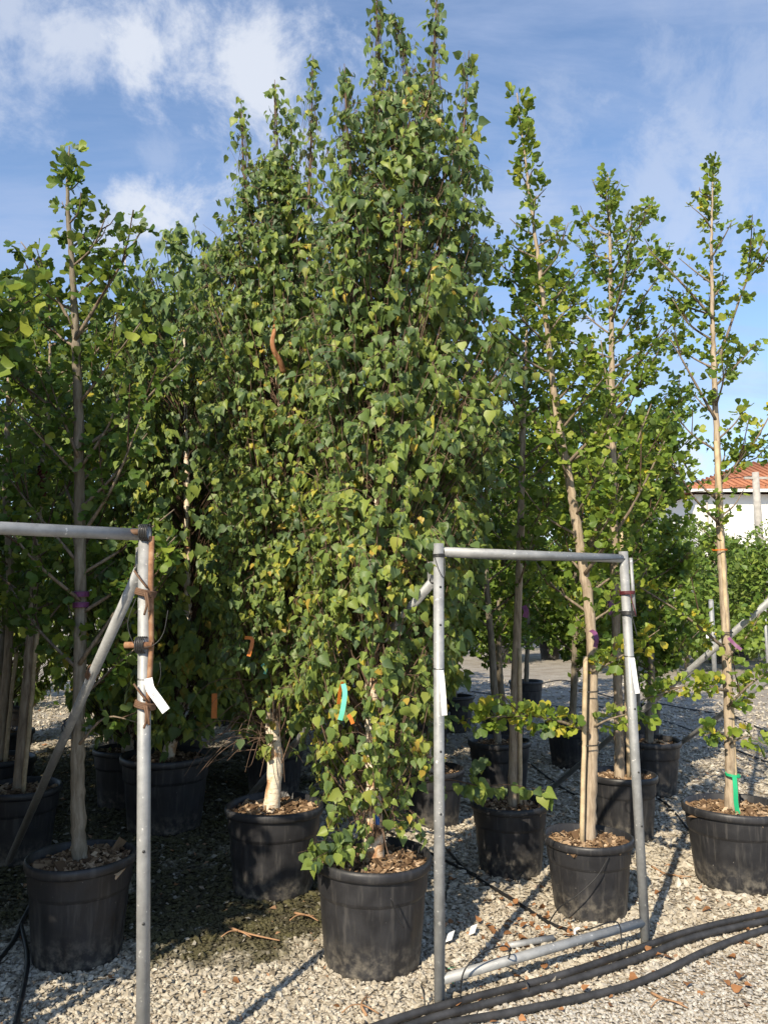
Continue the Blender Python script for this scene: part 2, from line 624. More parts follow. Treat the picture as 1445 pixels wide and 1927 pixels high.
M['magenta'] = m_plain('magenta_tape', (0.15, 0.045, 0.125), 0.5, 0.4, 0, 0.2)
M['blue'] = m_plain('blue_film', (0.03, 0.12, 0.42), 0.35, 0.5, 0, 0.2)
M['red'] = m_plain('red_tape', (0.10, 0.02, 0.025), 0.5, 0.3, 0, 0.2)
M['plaster'] = m_plain('white_plaster', (0.80, 0.79, 0.76), 0.9, 0.1, 0, 0.03, 2)
M['concrete'] = m_plain('concrete', (0.36, 0.34, 0.31), 0.9, 0.1, 0, 0.2, 6)
M['tile'] = m_tile()
M['hill'] = m_plain('hazy_forested_hill', (0.085, 0.14, 0.16), 0.95, 0.0, 0, 0.25, 0.02, 0)  # blue of the distance haze is mixed into the forest colour
M['dry_leaf'] = m_plain('dry_leaf', (0.24, 0.115, 0.05), 0.8, 0.2, 0, 0.4, 12)
M['paper'] = m_plain('white_scrap', (0.75, 0.74, 0.72), 0.6, 0.3, 0, 0.05)

# ------------------------------------------------------------------ ground and far setting
g = MB()
xs = np.concatenate([[-1500, -400, -100], np.linspace(-30, 40, 36), [100, 400, 1500]])
ys = np.concatenate([[-1200, -300, -60], np.linspace(-20, 60, 41), [120, 400, 2600]])
GX, GY = np.meshgrid(xs, ys)
V = np.stack([GX, GY, np.zeros_like(GX)], -1).reshape(-1, 3)
nx = len(xs)
Q = [(j * nx + i, j * nx + i + 1, (j + 1) * nx + i + 1, (j + 1) * nx + i) for j in range(len(ys) - 1) for i in range(nx - 1)]
g.add(V, None, Q)
tag(g.build('ground', M['ground']), kind='structure')


def ico():
    p = (1 + 5 ** .5) / 2
    V = nrm(np.array([(-1, p, 0), (1, p, 0), (-1, -p, 0), (1, -p, 0), (0, -1, p), (0, 1, p), (0, -1, -p), (0, 1, -p), (p, 0, -1), (p, 0, 1), (-p, 0, -1), (-p, 0, 1)]))
    T = np.array([(0, 11, 5), (0, 5, 1), (0, 1, 7), (0, 7, 10), (0, 10, 11), (1, 5, 9), (5, 11, 4), (11, 10, 2), (10, 7, 6), (7, 1, 8), (3, 9, 4), (3, 4, 2), (3, 2, 6), (3, 6, 8), (3, 8, 9), (4, 9, 5), (2, 4, 11), (6, 2, 10), (8, 6, 7), (9, 8, 1)])
    return V, T


def boxtri():
    V = np.array([(i, j, k) for k in (-1, 1) for j in (-1, 1) for i in (-1, 1)], float) * .72
    T = np.array([(0, 2, 3), (0, 3, 1), (4, 5, 7), (4, 7, 6), (0, 1, 5), (0, 5, 4), (2, 6, 7), (2, 7, 3), (0, 4, 6), (0, 6, 2), (1, 3, 7), (1, 7, 5)])
    return V, T


def octa():
    V = np.array([(1.15, 0, .1), (-1.15, 0, -.1), (0, 1.1, -.1), (0, -1.1, .1), (.15, .1, .95), (-.1, 0, -.95)], float)
    T = np.array([(0, 2, 4), (2, 1, 4), (1, 3, 4), (3, 0, 4), (2, 0, 5), (1, 2, 5), (3, 1, 5), (0, 3, 5)])
    return V, T


def bake(protos, pos, Rm, scale, tint):
    """many copies of small prototype meshes in one vertex array. scale (n,3)"""
    n = len(pos)
    which = rng.integers(0, len(protos), n)
    Vs, Ts, tn, off = [], [], [], 0
    for k, (pv, pt) in enumerate(protos):
        idx = np.nonzero(which == k)[0]
        if not len(idx):
            continue
        v = pv[None] * scale[idx][:, None, :]
        v = np.einsum('nij,nvj->nvi', Rm[idx], v) + pos[idx][:, None, :]
        Vs.append(v.reshape(-1, 3))
        Ts.append((pt[None] + (np.arange(len(idx)) * len(pv))[:, None, None] + off).reshape(-1, 3))
        tn.append(np.repeat(tint[idx], len(pv)))
        off += len(idx) * len(pv)
    return np.vstack(Vs), np.vstack(Ts), np.concatenate(tn)


def randrot(n, tilt=1.0):
    a = rng.uniform(0, 2 * math.pi, n)
    tx, ty = rng.normal(0, .35 * tilt, n), rng.normal(0, .35 * tilt, n)
    ca, sa = np.cos(a), np.sin(a)
    Z = np.stack([np.stack([ca, -sa, 0 * a], -1), np.stack([sa, ca, 0 * a], -1), np.stack([0 * a, 0 * a, 1 + 0 * a], -1)], 1)
    cx, sx = np.cos(tx), np.sin(tx)
    X = np.stack([np.stack([1 + 0 * a, 0 * a, 0 * a], -1), np.stack([0 * a, cx, -sx], -1), np.stack([0 * a, sx, cx], -1)], 1)
    cy, sy = np.cos(ty), np.sin(ty)
    Y = np.stack([np.stack([cy, 0 * a, sy], -1), np.stack([0 * a, 1 + 0 * a, 0 * a], -1), np.stack([-sy, 0 * a, cy], -1)], 1)
    return np.einsum('nij,njk,nkl->nil', Z, X, Y)


def stone_protos(base, k, amp):
    v, t = base
    return [(v * (1 + rng.normal(0, amp, (len(v), 1))) + rng.normal(0, amp * .5, v.shape), t) for _ in range(k)]


def gravel(y0, y1, dens, rad, base, margin, tilt):
    area = 0.525 * (y1 ** 2 - y0 ** 2) + 2 * margin * (y1 - y0)
    n = int(area * dens)
    y = np.sqrt(rng.uniform(y0 ** 2, y1 ** 2, n))
    x = rng.uniform(-1, 1, n) * (y * .525 + margin)
    s = rad * np.exp(np.clip(rng.normal(0, .34, n), -1, .62))
    a, b = gnd(800, 1935), gnd(1445, 1775)
    d = nrm(b - a)
    k = (x - a[0]) * d[1] - (y - a[1]) * d[0]
    s = np.where(k > .03, s * .72, s)
    pos = np.stack([x, y, s * rng.uniform(0.15, .75, n)], -1)
    sc3 = np.stack([s * rng.uniform(.9, 1.5, n), s * rng.uniform(.7, 1.0, n), s * rng.uniform(.45, .75, n)], -1)
    return bake(stone_protos(base, 10, .16), pos, randrot(n, tilt), sc3, np.clip(rng.beta(3.0, 2.6, n) + (rng.random(n) < .012) * .6, 0, 1))


parts = [gravel(2.4, 3.35, 6200, .0078, ico(), .2, 1.0), gravel(3.35, 4.3, 5000, .0086, octa(), .2, 1.0), gravel(4.3, 6.2, 2100, .0116, octa(), .2, 1.0), gravel(6.2, 9.0, 600, .015, octa(), .1, 1.0), gravel(9.0, 12.5, 220, .017, octa(), .1, 1.0), gravel(12.5, 17.0, 70, .019, octa(), .1, 1.0)]
Vs, Ts, tn, off = [], [], [], 0
for v, t, q in parts:
    Vs.append(v)
    Ts.append(t + off)
    tn.append(q)
    off += len(v)
o = link('gravel', mesh_np('gravel', np.vstack(Vs), np.vstack(Ts), False, np.concatenate(tn)), M['stone'])
tag(o, 'loose pale beige gravel spread over the ground', 'gravel', kind='stuff')

# far hills
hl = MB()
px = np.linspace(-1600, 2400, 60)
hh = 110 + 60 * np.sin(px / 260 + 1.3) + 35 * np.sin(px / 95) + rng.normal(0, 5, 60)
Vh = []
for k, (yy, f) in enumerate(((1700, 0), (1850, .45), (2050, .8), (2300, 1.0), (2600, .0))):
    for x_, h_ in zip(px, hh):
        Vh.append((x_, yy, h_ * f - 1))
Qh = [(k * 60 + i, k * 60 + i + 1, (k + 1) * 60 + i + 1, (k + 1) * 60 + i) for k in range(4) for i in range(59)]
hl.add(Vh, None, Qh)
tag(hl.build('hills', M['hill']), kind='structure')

# white house far right
hx, hy = 16.3, 40.0
hr = empty('house', (hx, hy, 0), 'white plastered house with terracotta roof behind the far hedge', 'house')
b = MB()
W_, D_, HW = 16.0, 10.0, 7.4
b.box((hx + W_ / 2, hy + D_ / 2, HW / 2), (W_ / 2, 0, 0), (0, D_ / 2, 0), (0, 0, HW / 2))
b.build('wall', M['plaster'], hr, smooth=False)
b = MB()
ov = .75
e0, e1, f0, f1 = hx - ov, hx + W_ + ov, hy - ov, hy + D_ + ov
zr = HW + .32
rg = 2.3
V = [(e0, f0, zr), (e1, f0, zr), (e1, f1, zr), (e0, f1, zr), (e0 + 6.0, hy + D_ / 2, zr + rg), (e1 - 6.0, hy + D_ / 2, zr + rg)]
V += [(x_, y_, z_ - .12) for x_, y_, z_ in V[:4]]
b.add(V, [(0, 4, 3), (1, 2, 5)], [(0, 1, 5, 4), (2, 3, 4, 5), (0, 6, 7, 1), (1, 7, 8, 2), (2, 8, 9, 3), (3, 9, 6, 0), (6, 9, 8, 7)])
rf = b.build('roof', M['tile'], hr, smooth=False)
b = MB()
for k in range(70):                                    # tile rows read as raised ribs
    xk = e0 + .3 + k * (e1 - e0 - .6) / 45
    t = min(1, min(xk - e0, e1 - xk) / 6.0)
    p0 = np.array((xk, f0, zr + .03))
    p1 = np.array((xk, f0 + (hy + D_ / 2 - f0) * t, zr + rg * t + .03))
    b.tube([p0, p1], .07, 6)
rb = b.build('tile_ribs', M['tile'], rf)
rb['kind'] = 'stuff'
b = MB()
b.box((hx + W_ / 2, hy - ov + .12, zr - .2), (W_ / 2 + ov, 0, 0), (0, .1, 0), (0, 0, .075))
b.build('gutter', M['plaster'], hr, smooth=False)
b = MB()
b.tube([(hx + .55, hy - .08, 0), (hx + .55, hy - .08, HW)], .05, 8)
b.build('downpipe', M['concrete'], hr)
b = MB()
pp = at(1427, 1000, 33)
b.tube([(pp[0], 33, 0), (pp[0], 33, 5.0), (pp[0], 33, 7.35)], [.19, .165, .14], 14)
pl = empty('utility_pole', (pp[0], 33, 0), 'grey concrete utility pole in front of the white house', 'pole')
b.build('shaft', M['concrete'], pl)
b = MB()
b.box((pp[0], 33, 7.1), (.5, 0, 0), (0, .05, 0), (0, 0, .05))
b.build('crossarm', M['concrete'], pl, smooth=False)
for k, z_ in enumerate((7.2, 6.75)):
    b = MB()
    t = np.linspace(-1, 1, 24)
    b.tube(np.stack([pp[0] - 22 + 22 * t, 33 + 10 - 10 * t, z_ + .5 * (t * t - 1)], -1), .018, 5)
    tag(b.build('power_line', M['wire']), ('upper' if k == 0 else 'lower') + ' thin cable strung to the concrete utility pole', 'cable', 'cables on the utility pole')


# ------------------------------------------------------------------ leaves
def birch_leaf(curl, fold, serr=True, lite=False):
    """petiole, then an ovate toothed blade folded along its midrib; length 1 along +Y, face +Z"""
    ys_ = np.array([.20, .27, .40, .53, .66, .79, .90])
    hw = np.array([.00, .27, .36, .33, .25, .145, .065])
    if lite:
        ys_, hw = np.array([.20, .28, .42, .60, .82]), np.array([.0, .26, .355, .275, .12])
    V, T = [], []
    def bend(x, y, z):
        t = (y - .2)
        return (x, y - curl * .12 * t * t, z - curl * t * t)
    V.append((-.008, 0, 0)); V.append((.008, 0, 0)); V.append(bend(0, .22, 0))
    T.append((0, 1, 2))
    mid = []
    for y in ys_:
        mid.append(len(V)); V.append(bend(0, y, 0))
    tip = len(V); V.append(bend(0, 1.0, 0))
    for sgn in (-1, 1):
        ed = []
        for k in range(1, len(ys_)):
            hk = hw[k] * (1.0 if k % 2 or not serr else .90)
            ed.append(len(V)); V.append(bend(sgn * hk, ys_[k] - (.05 if k < 3 else .02), abs(hk) * fold))
        def tri(a, b, c):
            T.append((a, b, c) if sgn > 0 else (a, c, b))
        tri(mid[0], ed[0], mid[1])
        for k in range(len(ed) - 1):
            tri(mid[k + 1], ed[k], ed[k + 1])
            tri(mid[k + 1], ed[k + 1], mid[k + 2])
        tri(mid[-1], ed[-1], tip)
    return np.array(V), np.array(T)


def ginkgo_leaf(cup, wav):
    """long petiole and a notched fan"""
    V, T = [(-.012, 0, 0), (.012, 0, 0), (0, .46, 0)], [(0, 1, 2)]
    c = len(V); V.append((0, .44, 0))
    angs = np.linspace(-58, 58, 9)
    rr = [.40, .52, .56, .55, .40, .555, .56, .51, .39]
    e = []
    for k, (a, r) in enumerate(zip(angs, rr)):
        a = math.radians(a)
        e.append(len(V))
        V.append((math.sin(a) * r, .44 + math.cos(a) * r, cup * r * abs(math.sin(a)) + wav * (.05 if k % 2 else -.03)))
    for k in range(8):
        T.append((c, e[k + 1], e[k]))
    return np.array(V, float), np.array(T)


CF = ((.3, .25), (-.1, .12), (.75, .35), (.45, -.15), (.15, .65), (1.0, .5))
BP = [birch_leaf(c_, f__) for c_, f__ in CF[:5]]
BL = [birch_leaf(c_, f__, True, True) for c_, f__ in CF]
GP = [ginkgo_leaf(.15, 1), ginkgo_leaf(.45, .5), ginkgo_leaf(-.15, 1), ginkgo_leaf(.3, -1), ginkgo_leaf(.7, .8)]
gv = np.array([(-.012, 0, 0), (.012, 0, 0), (0, .46, 0), (-.42, .68, .1), (-.18, .98, -.03), (.18, .98, .03), (.42, .68, .1), (0, .86, 0)])
GL = [(gv * np.array((1, 1, q_)), np.array([(0, 1, 2), (2, 4, 3), (2, 7, 4), (2, 5, 7), (2, 6, 5)])) for q_ in (1, 2.5, -1)]
sv = np.array([(0, 0, 0), (-.3, .4, .08), (.3, .4, .08), (0, 1, -.1), (0, .4, 0)])
SP = [(sv, np.array([(0, 4, 1), (0, 2, 4), (4, 3, 1), (4, 2, 3)]))]
PIECE = {}
for nm, protos in (('birch', BP), ('ginkgo', GP)):
    PIECE[nm] = []
    for pv, pt in protos:
        me = mesh_np('leaf', pv, pt, True)
        me.materials.append(M[nm + '_leaf_piece'])
        PIECE[nm].append(me)


def frames(tip, nor):
    y = nrm(tip)
    x = nrm(np.cross(y, nor))
    z = np.cross(x, y)
    return np.stack([x, y, z], -1)


def project(P):
    d = np.asarray(P) - np.array((0, 0, CAM_H))
    dep = d[:, 1] * cP + d[:, 2] * sP
    up = -d[:, 1] * sP + d[:, 2] * cP
    dep = np.maximum(dep, .05)
    return 722.5 + F_PX * d[:, 0] / dep, 963.5 - F_PX * up / dep, dep


class Tree:
    def __init__(s, name, label, cat, base, species, group=None):
        s.root = empty(name, (base[0], base[1], base[2]), label, cat, group)
        s.sp = species
        s.L = []                     # leaf records: pos, tip, normal, size, tint
        s.tw = MB()
        s.ntw = 0

    def leaves(s, pos, tip, nor, size, tint):
        s.L.append((pos, tip, nor, size, tint))

    def twig(s, P, r0, r1=None, seg=4):
        P = np.asarray(P)
        s.tw.tube(P, np.linspace(r0, r0 * .45 if r1 is None else r1, len(P)), seg, False)
        s.ntw += 1

    def finish(s, pieces=0, protos=None, leafmat=None, twigmat=None, twig_name='twigs'):
        if s.ntw:
            s.tw.build(twig_name, twigmat or M['twig'], s.root, kind='stuff')
        pos, tip, nor, size, tint = (np.concatenate([np.atleast_1d(l[k]) for l in s.L]) for k in range(5))
        Rm = frames(tip, nor)
        org = ORG[s.root.name]
        pick = np.zeros(len(pos), bool)
        if pieces:
            cen = pos + nrm(tip) * (size * .55)[:, None]
            X, Y, D = project(cen)
            face = np.abs(np.einsum('ni,ni->n', Rm[:, :, 2], nrm(cen - np.array((0, 0, CAM_H)))))
            inside = (X > 4) & (X < 1441) & (Y > 4) & (Y < 1923)
            cell = (X // 15).astype(int) * 4000 + (Y // 15).astype(int)
            front = np.zeros(len(pos), bool)
            seen = set()
            for k in np.argsort(D):
                if inside[k] and cell[k] not in seen:
                    seen.add(cell[k])
                    front[k] = True
            score = np.where(front, size / D * (.25 + face), -1)
            ordk = np.argsort(-score)[:pieces]
            pick[ordk[score[ordk] > 0]] = True
        keep = ~pick
        pr = protos or (BL if s.sp == 'birch' else GP)
        v, t, q = bake(pr, pos[keep] - org, Rm[keep], np.repeat(size[keep][:, None], 3, 1), tint[keep])
        cr = link('crown', mesh_np('crown', v, t, True, q), leafmat or M[s.sp + '_leaf'], s.root)
        cr['kind'] = 'stuff'
        for k in np.nonzero(pick)[0]:
            o_ = bpy.data.objects.new('leaf', PIECE[s.sp][rng.integers(0, 5)])
            C.objects.link(o_)
            o_.parent = cr
            o_.location = tuple(pos[k] - org)
            o_.rotation_mode = 'QUATERNION'
            o_.rotation_quaternion = Matrix(Rm[k].tolist()).to_quaternion()
            o_.scale = (size[k],) * 3
        return s.root


def rnd3(n, s_=1.0):
    return rng.normal(0, s_, (n, 3))


def path_at(P, zs):
    """x,y of a rising path at heights zs"""
    P = np.asarray(P)
    return np.stack([np.interp(zs, P[:, 2], P[:, 0]), np.interp(zs, P[:, 2], P[:, 1])], -1)


def birch(label, trunk, prof, leaders, nbr, lsize, pieces=0, r0=.045, yellow=.05, dens=1.0, protos=None, base=0.0, group=None, seg=14, bark=None, thin=None):
    trunk = spline(trunk, 6)
    t = Tree('birch_tree', label, 'tree', (trunk[0][0], trunk[0][1], trunk[0][2]), 'birch', group)
    n = len(trunk)
    rad = np.interp(np.linspace(0, 1, n), [0, .05, .4, .75, 1], [r0 * 1.25, r0, r0 * .62, r0 * .25, r0 * .08])
    rad = rad * (1 + rng.normal(0, .05, n))
    m = MB()
    m.tube(trunk, rad, seg)
    m.build('trunk', bark or M['birch_bark'], t.root)
    zp, rp = np.array([p[0] for p in prof]), np.array([p[1] for p in prof])
    asym = np.array([p[2] if len(p) > 2 else 0.0 for p in prof])
    zz = np.linspace(zp[0], zp[-1], 300)
    ww = np.interp(zz, zp, rp) + .08
    ww /= ww.sum()
    for i in range(nbr):
        z1 = rng.choice(zz, p=ww)
        R = np.interp(z1, zp, rp)
        az = rng.uniform(0, 2 * math.pi)
        if thin and z1 < thin[0] and rng.random() < thin[1]:
            continue
        if thin and z1 < thin[2] and math.sin(az) < -.35 and rng.random() < thin[3]:
            continue
        rr = R * rng.uniform(.30, 1.0) ** .6
        if rng.random() < .10:
            rr *= 1.18
        o2 = np.array((math.cos(az), math.sin(az), 0))
        z0 = max(trunk[0][2] + .12, z1 - rng.uniform(.18, .5) - rr * .8)
        ax1 = np.append(path_at(trunk, [z1])[0], z1) + np.array((np.interp(z1, zp, asym), 0, 0))
        p0 = np.append(path_at(trunk, [z0])[0], z0)
        p2 = ax1 + o2 * rr
        p1 = p0 + (p2 - p0) * .5 + o2 * rr * .15 - UP * .06
        tt = np.linspace(0, 1, 6)[:, None]
        P = (1 - tt) ** 2 * p0 + 2 * tt * (1 - tt) * p1 + tt ** 2 * p2
        P[1:-1] += rng.normal(0, .010, (4, 3))
        t.twig(P if pieces else P[[0, 3, 5]], .0045 * (r0 / .045), None, 4 if pieces else 3)
        clump = rng.normal(0, .15)
        yb = rng.random() < yellow
        k = max(2, int(rng.integers(4, 8) * dens))
        for q in range(k):
            u = rng.uniform(.30, 1.0) if q > 1 else rng.uniform(.95, 1.0)
            b0 = (1 - u) ** 2 * p0 + 2 * u * (1 - u) * p1 + u ** 2 * p2
            dr = nrm(o2 * rng.uniform(.1, .8) + rnd3(1, .45)[0] - UP * rng.uniform(.2, 1.0))
            ln = rng.uniform(.06, .19)
            b1 = b0 + dr * ln * .5
            b2 = b1 + nrm(dr - UP * .5) * ln * .5
            if pieces >= 300:
                t.twig([b0, b1, b2], .0018, .0008, 3)
            nl = int(rng.integers(5, 9))
            f = rng.uniform(0, 1, nl)[:, None]
            pos = np.where(f < .5, b0 + (b1 - b0) * f * 2, b1 + (b2 - b1) * (f - .5) * 2) + rnd3(nl, .006)
            od = nrm(pos - np.append(path_at(trunk, [z1])[0], 0)[None] * np.array((1, 1, 0)) - np.array((0, 0, 1)) * pos[:, 2:3])
            tip = -UP * .9 + od * .30 + rnd3(nl, .38)
            nor = od * .60 + UP * .15 + sunv * .55 + rnd3(nl, .48)
            tn = np.clip(np.interp(z1, [zp[0], zp[-1]], [.50, .22]) + clump + rng.normal(0, .20, nl) + (.28 if yb else 0) + (rng.random(nl) < .012) * .5, 0, 1)
            t.leaves(pos, tip, nor, lsize * np.clip(np.exp(rng.normal(-.04, .34, nl)), .4, 1.9), tn)
    for L in leaders:
        P = spline(L, 6)
        t.twig(P, .010, .002, 6)
        nl = int(np.linalg.norm(P[-1] - P[0]) / .0062 * dens)
        f = rng.beta(1.0, 1.1, nl) * (len(P) - 1)
        k = np.minimum(f.astype(int), len(P) - 2)
        pos = P[k] + (P[k + 1] - P[k]) * (f - k)[:, None]
        az = rng.uniform(0, 2 * math.pi, nl)
        od = np.stack([np.cos(az), np.sin(az), 0 * az], -1)
        reach = rng.uniform(0, .10, nl) * np.interp(f / (len(P) - 1), [0, 1], [1.7, .35])
        pos = pos + od * reach[:, None]
        for a_, b_ in zip(pos[::4], (pos - od * reach[:, None] - UP * .03)[::3]):
            t.twig([b_, a_], .0014, .0008, 3)
        t.leaves(pos, -UP * .9 + od * .35 + rnd3(nl, .35), od * .6 + UP * .1 + sunv * .5 + rnd3(nl, .5), lsize * np.clip(np.exp(rng.normal(.08, .32, nl)), .5, 1.9), np.clip(rng.normal(.36, .22, nl), 0, .93))
    return t


def ginkgo_spurs(t, P, every, lsize, ncl, tint, f0=0.12, spread=1.0, ysh=0.0):
    P = np.asarray(P)
    L = np.linalg.norm(np.diff(P, axis=0), axis=1).sum()
    k = max(1, int(L * (1 - f0) / every))
    for f in f0 + (1 - f0) * (np.arange(k) + rng.uniform(.0, 1, k)) / k:
        x = f * (len(P) - 1)
        i = min(int(x), len(P) - 2)
        p = P[i] + (P[i + 1] - P[i]) * (x - i)
        ax = nrm(P[i + 1] - P[i])
        o1 = nrm(np.cross(ax, rng.normal(0, 1, 3)))
        n = int(rng.integers(ncl[0], ncl[1] + 1))
        tip = o1[None] * .75 + UP * .12 + rnd3(n, .5 * spread)
        nor = UP * .25 + nrm(rnd3(n)) * .80 + sunv * .65
        t.leaves(np.repeat((p + o1 * .006)[None], n, 0), tip, nor, lsize * np.clip(rng.normal(.98, .26, n), .4, 1.5), np.clip(tint + ysh + rng.normal(0, .20, n), 0, 1))


def ginkgo(label, trunk, limbs, z_lo, prof, nl, lsize, pieces=0, r0=.032, tint=.38, every=.042, ncl=(3, 6), protos=None, group=None, bark='ginkgo_bark', extra=(), front_keep=.45, name='ginkgo_tree', trunk_from=.35, sub=True, leafmat=None, seg=14, up=(.55, 1.1)):
    trunk = spline(trunk, 16)
    t = Tree(name, label, 'tree', trunk[0], 'ginkgo', group)
    n = len(trunk)
    rad = np.interp(np.linspace(0, 1, n), [0, .03, .5, .8, 1], [r0 * 1.22, r0, r0 * .72, r0 * .36, r0 * .10]) * (1 + rng.normal(0, .022, n) + (rng.random(n) < .09) * .13)
    trunk[1:-1, :2] += rng.normal(0, .0016, (n - 2, 2))
    m = MB()
    m.tube(trunk, rad, seg)
    m.build('trunk', M[bark], t.root)
    zp, rp = np.array([p[0] for p in prof]), np.array([p[1] for p in prof])
    az = rng.uniform(0, 6.28)
    big = []
    for i in range(nl):
        z0 = z_lo + (trunk[-1][2] - .12 - z_lo) * ((i + rng.uniform(0, .8)) / nl)
        az += 2.4 + rng.normal(0, .35)
        if math.sin(az) < -.45 and rng.random() > front_keep:
            az += 1.6
        ln = np.interp(z0, zp, rp) * rng.uniform(.7, 1.2)
        o2 = np.array((math.cos(az), math.sin(az), 0))
        p0 = np.append(path_at(trunk, [z0])[0], z0)
        d0 = nrm(o2 + UP * rng.uniform(*up))
        d1 = nrm(d0 + UP * rng.uniform(.1, .5))
        big.append([p0, p0 + d0 * ln * .5 + rng.normal(0, .012, 3), p0 + d0 * ln * .5 + d1 * ln * .5])
    big += [list(x) for x in extra]
    for L in big:
        P = spline(L, 4)
        ln = np.linalg.norm(P[-1] - P[0])
        rr = min(r0 * .34, .005 + ln * .008)
        m = MB()
        m.tube(P, np.linspace(rr, rr * .28, len(P)), 6 if P[0][1] < 6 else 4)
        m.build('limb', M['limb_bark'], t.root)
        low = P[-1][2] < 1.75 and pieces >= 0 and tint > .35
        ginkgo_spurs(t, P, every * (.5 if low else 1), lsize * (1.08 if low else 1), ncl, tint + rng.normal(0, .13) + (.22 if low else 0))
        if sub and ln > .3:
            for q in range(int(rng.integers(1, 4))):
                u = rng.uniform(.3, .8)
                i = int(u * (len(P) - 1))
                d = nrm(nrm(P[-1] - P[0]) + rnd3(1, .55)[0] + UP * .3)
                S = np.array([P[i], P[i] + d * ln * .2, P[i] + nrm(d + UP * .3) * ln * rng.uniform(.32, .5)])
                t.twig(S, rr * .5, rr * .25, 5)
                ginkgo_spurs(t, S, every, lsize, ncl, tint + rng.normal(0, .09))
    k = int(n * trunk_from)
    ginkgo_spurs(t, trunk[k:], every * 1.15, lsize, ncl, tint, 0.0)
    ginkgo_spurs(t, trunk[-14:], every * .75, lsize * 1.1, ncl, tint + .1, 0.0)
    return t


def tr(pts, Y, dy=0.0):
    """trunk points from picture points at a distance"""
    return [at(x, y, Y + dy * i) for i, (x, y) in enumerate(pts)]


# ------------------------------------------------------------------ pots
def pot_meshes():
    prof = [(.74, 0.0), (.775, .012), (.79, .05), (.895, .70), (.90, .715), (.925, .72), (.945, .89)]
    fl = lambda i, th: (1 + (.010 if 1 <= i <= 3 else 0) * np.clip(np.sin(th * 14) * 4, -1, 1))
    a = MB()
    pr = [(.74, 0), (.775, .012), (.785, .05), (.82, .26), (.86, .50), (.885, .69)]
    a.lathe(pr, 112, radmod=lambda i, th: 1 + (.010 if 1 <= i <= 4 else 0) * np.clip(np.sin(th * 14) * 3.2, -1, 1))
    c = MB()
    c.lathe([(.880, .66), (.915, .695), (.918, .705), (.935, .90)], 64)
    d = MB()
    d.lathe([(.93, .895), (.985, .90), (1.0, .925), (1.0, .968), (.985, .992), (.955, 1.0), (.925, .985), (.90, .80), (.86, .55)], 64)
    return [(x, np.vstack(x.V), np.vstack(x.Q)) for x in (a, c, d)]


POTM = pot_meshes()
pot_me = {}


def pot(x, y, R, h, label, chips=260, lean=None, soil_drop=.055, group='black plastic tree pots'):
    r = empty('plant_pot', (x, y, 0), label, 'pot', group)
    for nm, (mb, V, Q) in zip(('wall', 'collar', 'rim'), POTM):
        v = V * np.array((R, R, h))
        th0 = np.arctan2(v[:, 1], v[:, 0])
        od_ = (1 + .012 * np.sin(2 * th0 + x * 5) * (v[:, 2] / h) + .006 * np.sin(3 * th0 + y * 4))[:, None]
        v[:, :2] *= od_
        ph = x * 3.1 + y
        v = v @ np.array(((math.cos(ph), math.sin(ph), 0), (-math.sin(ph), math.cos(ph), 0), (0, 0, 1)))
        if nm == 'rim':
            th = np.arctan2(v[:, 1], v[:, 0])
            v[:, 2] += .004 * np.sin(th * 2 + x * 3) * R / .27
        link(nm, mesh_np(nm, v, Q), M['pot'], r)
    m = MB()
    m.lathe([(.70 * R, .004), (.78 * R, .006)], 32, c=(x, y, 0))
    zs = h - soil_drop
    rings = np.linspace(0.0, .90, 9)
    V, Q = [(x, y, zs)], []
    S = 36
    for k in rings[1:]:
        for j in range(S):
            a = 2 * math.pi * j / S
            V.append((x + k * R * math.cos(a), y + k * R * math.sin(a), zs + rng.normal(0, .006) + .02 * (1 - k)))
    T = [(0, 1 + j, 1 + (j + 1) % S) for j in range(S)]
    for i in range(len(rings) - 2):
        for j in range(S):
            a_, b_ = 1 + i * S + j, 1 + i * S + (j + 1) % S
            Q.append((a_, a_ + S, b_ + S, b_))
    m = MB()
    m.add(V, T, Q)
    so_ = m.build('soil', M['soil'], r)
    if chips:
        n = chips
        rr = .88 * R * np.sqrt(rng.random(n))
        a = rng.uniform(0, 6.283, n)
        p = np.stack([rr * np.cos(a), rr * np.sin(a), zs + rng.uniform(.004, .022, n) + .02 * (1 - rr / R)], -1)
        s_ = .011 * np.exp(rng.normal(0, .4, n))
        s3 = np.stack([s_ * rng.uniform(.8, 1.9, n), s_ * rng.uniform(.5, 1, n), s_ * rng.uniform(.25, .5, n)], -1)
        v, t, q = bake(stone_protos(boxtri(), 5, .2), p, randrot(n, 1.3), s3, rng.beta(1.6, 1.5, n))
        o_ = link('mulch', mesh_np('mulch', v, t, False, q), M['mulch'], r)
        o_['kind'] = 'stuff'
    return zs + .015


def stake(a, b, r, label, group=None, ties=(.3, .75)):
    a, b = np.asarray(a, float), np.asarray(b, float)
    t = empty('stake', a, label, 'stake', group)
    m = MB()
    P = np.linspace(a - UP * .02, b, 9)
    P[1:-1, :2] += rng.normal(0, .002, (7, 2))
    m.tube(P, r * (1 + rng.normal(0, .03, 9)), 9)
    m.build('rod', M['stake'], t)
    return t


